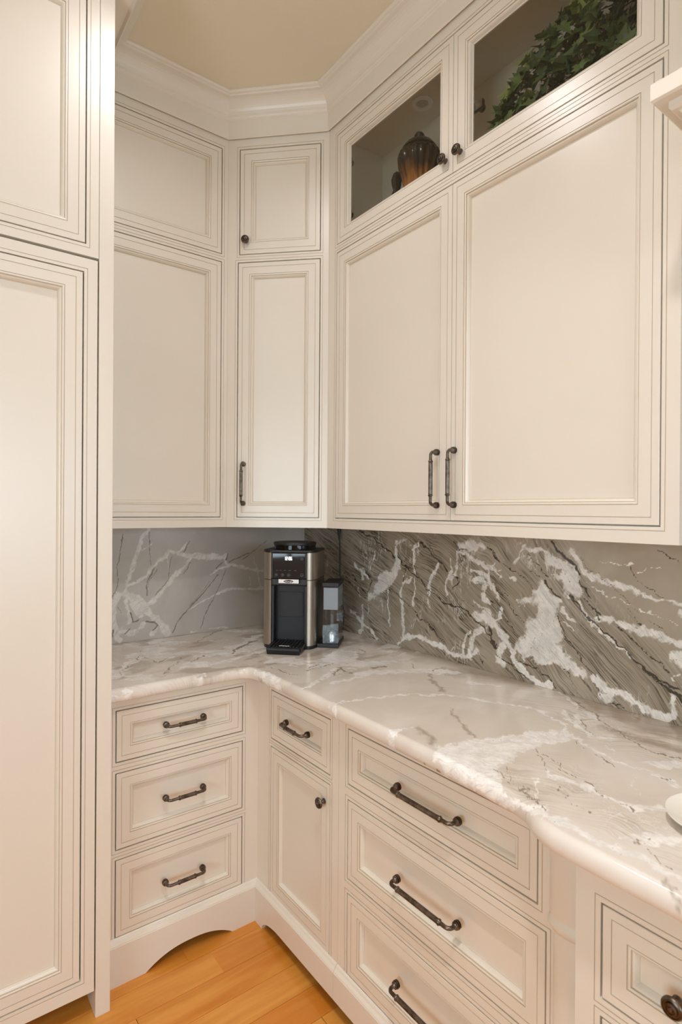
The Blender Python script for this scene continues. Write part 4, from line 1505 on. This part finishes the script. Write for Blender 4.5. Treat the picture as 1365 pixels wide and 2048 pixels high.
# ivy
LEAFS = []
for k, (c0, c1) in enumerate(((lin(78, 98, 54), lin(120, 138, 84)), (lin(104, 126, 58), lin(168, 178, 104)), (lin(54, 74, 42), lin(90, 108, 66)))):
    lm = mat(f'ivy_leaf_green_{k}', c0, .42)
    t = NT(lm)
    t.set(t.b.inputs['Base Color'], t.mix(t.ss(t.noise(t.obj(), 90., 3), .35, .7), c0, c1))
    LEAFS.append(lm)
STEM = mat('ivy_stem', lin(84, 74, 44), .6)
POTM = painted('taupe_pot_glaze', lin(150, 134, 116), .4)
iv = thing('potted_ivy', 'bushy green trailing ivy in a low taupe pot behind the right glass door', 'plant', (-.150, -1.560, ZS))
b = M(); b.lathe([(.001, 0), (.044, 0), (.048, .006), (.058, .05), (.066, .088), (.069, .094), (.066, .098), (.058, .094), (.052, .082), (.001, .080)], 32); part('pot', b, POTM, iv, smooth=True)
shape = [(0, 0), (.17, -.14), (.44, -.06), (.30, .14), (.56, .34), (.27, .40), (.16, .62), (0, 1.0)]
leaf_me = []
LEAF_TRIS = []
for k in range(3):
    b = M()
    fold = .16 + .08 * k
    L = [(x, yv, fold * abs(x) - .10 * yv * yv) for x, yv in shape]
    R_ = [(-x, yv, z) for x, yv, z in L]
    for side in (L, R_):
        mid = [(0, .14, -.002), (0, .40, -.016), (0, .62, -.038)]
        A = side
        tri = [(A[0], A[1], mid[0]), (A[1], A[2], A[3]), (A[1], A[3], mid[0]), (mid[0], A[3], mid[1]), (A[3], A[4], A[5]), (A[3], A[5], mid[1]), (mid[1], A[5], mid[2]), (A[5], A[6], mid[2]), (mid[2], A[6], A[7])]
        for tr in tri:
            b.quad(tr)
            if k == 0:
                LEAF_TRIS.append(tr)
    leaf_me.append(b.data('leaf', [LEAFS[k]]))
rl = random.Random(21)


def crown_height(v):
    """height of the foliage outline at v along the cabinet (-: towards the corner)"""
    return float(np.interp(v, [-.26, -.21, -.15, -.09, -.05, .02, .08, .16, .25], [.10, .20, .255, .345, .33, .315, .345, .350, .30]))


for k in range(9):                                           # stems
    v = rl.uniform(-.24, .22)
    tp = Vector((rl.uniform(-.04, .05), -v, crown_height(v) * rl.uniform(.4, .65)))
    a = Vector((tp.x * .35, tp.y * .15, .085))
    cv = catmull([a, a.lerp(tp, .5) + Vector((0, 0, .05)), tp], 6)
    b = M(); b.sweep(cv, [.0016] * len(cv), 5); part('stem', b, STEM, iv)
for k in range(295):
    v = rl.uniform(-.255, .215)
    top = crown_height(v)
    if k % 3 == 0:                                            # the outline tufts
        z = top * rl.uniform(.86, 1.02)
        x = rl.uniform(-.05, .05)
    else:                                                     # the face towards the glass
        z = rl.uniform(.06, top * .97)
        x = -.088 + .05 * rl.random() + .07 * max(0, z / top - .6)
    p = Vector((max(-.090, x), -v, z))
    out = Vector((-.55 + rl.gauss(0, .35), p.y * 1.5 + rl.gauss(0, .6), -.25 + rl.gauss(0, .5))).normalized()
    up = (Vector((-1.0, 0, .55)) + Vector((rl.gauss(0, .35), rl.gauss(0, .45), rl.gauss(0, .35)))).normalized()
    xax = out.cross(up).normalized()
    up = xax.cross(out)
    sc = rl.uniform(.033, .049)
    near_top = z > top * .85  # leaves close to the outline top take the paler green more often
    r3 = rl.random()
    me = leaf_me[1] if (near_top and r3 < .6) or r3 < .12 else (leaf_me[0] if r3 < .62 else leaf_me[2])
    lf = link('leaf', me, iv)
    p.x = max(p.x, -.094 + max(0.0, -out.x) * sc)
    lf.matrix_local = Matrix.Translation(p) @ Matrix((xax, out, up)).transposed().to_4x4() @ Matrix.Diagonal((sc, sc, sc, 1))
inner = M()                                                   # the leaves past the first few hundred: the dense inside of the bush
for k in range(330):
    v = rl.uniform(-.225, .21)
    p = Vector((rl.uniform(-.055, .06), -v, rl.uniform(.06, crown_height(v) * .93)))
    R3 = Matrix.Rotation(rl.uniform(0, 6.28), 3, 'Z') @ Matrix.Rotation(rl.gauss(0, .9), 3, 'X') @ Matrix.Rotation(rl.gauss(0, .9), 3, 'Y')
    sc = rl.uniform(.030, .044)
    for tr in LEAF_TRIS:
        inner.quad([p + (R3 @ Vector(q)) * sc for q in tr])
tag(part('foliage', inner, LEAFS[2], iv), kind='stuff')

# ------------------------------------------------------------------ recessed ceiling lamps (above and behind the camera)
LAMP = mat('lamp_glow', (1, .85, .65, 1), .5)
LAMP.node_tree.nodes['Principled BSDF'].inputs['Emission Color'].default_value = (1.0, .82, .58, 1)
LAMP.node_tree.nodes['Principled BSDF'].inputs['Emission Strength'].default_value = 12.0
where = ['over the counter corner', 'added unseen to brighten the right counter', 'by the front wall']
for (cx_, cy_, pw_, col_, bm_), wh in zip(CANS, where):
    cl = thing('ceiling_lamp', f'round recessed ceiling lamp {wh}', 'lamp', (cx_, cy_, CEIL))
    b = M(); b.lathe([(.058, -.001), (.062, -.008), (.082, -.008), (.088, -.001)], 36); part('trim_ring', b, CANM, cl, smooth=True)
    b = M(); b.lathe([(.057, -.0008), (.057, -.003), (.001, -.003)], 28); part('lens', b, LAMP, cl, smooth=True)
    ld = bpy.data.lights.new('ceiling_lamp_bulb', 'AREA')
    ld.shape = 'DISK'; ld.size = .11; ld.energy = pw_; ld.color = col_; ld.spread = math.radians(bm_)
    lo = bpy.data.objects.new('ceiling_lamp_bulb', ld); COL.objects.link(lo)
    lo.location = (0, 0, -.012); lo.parent = cl
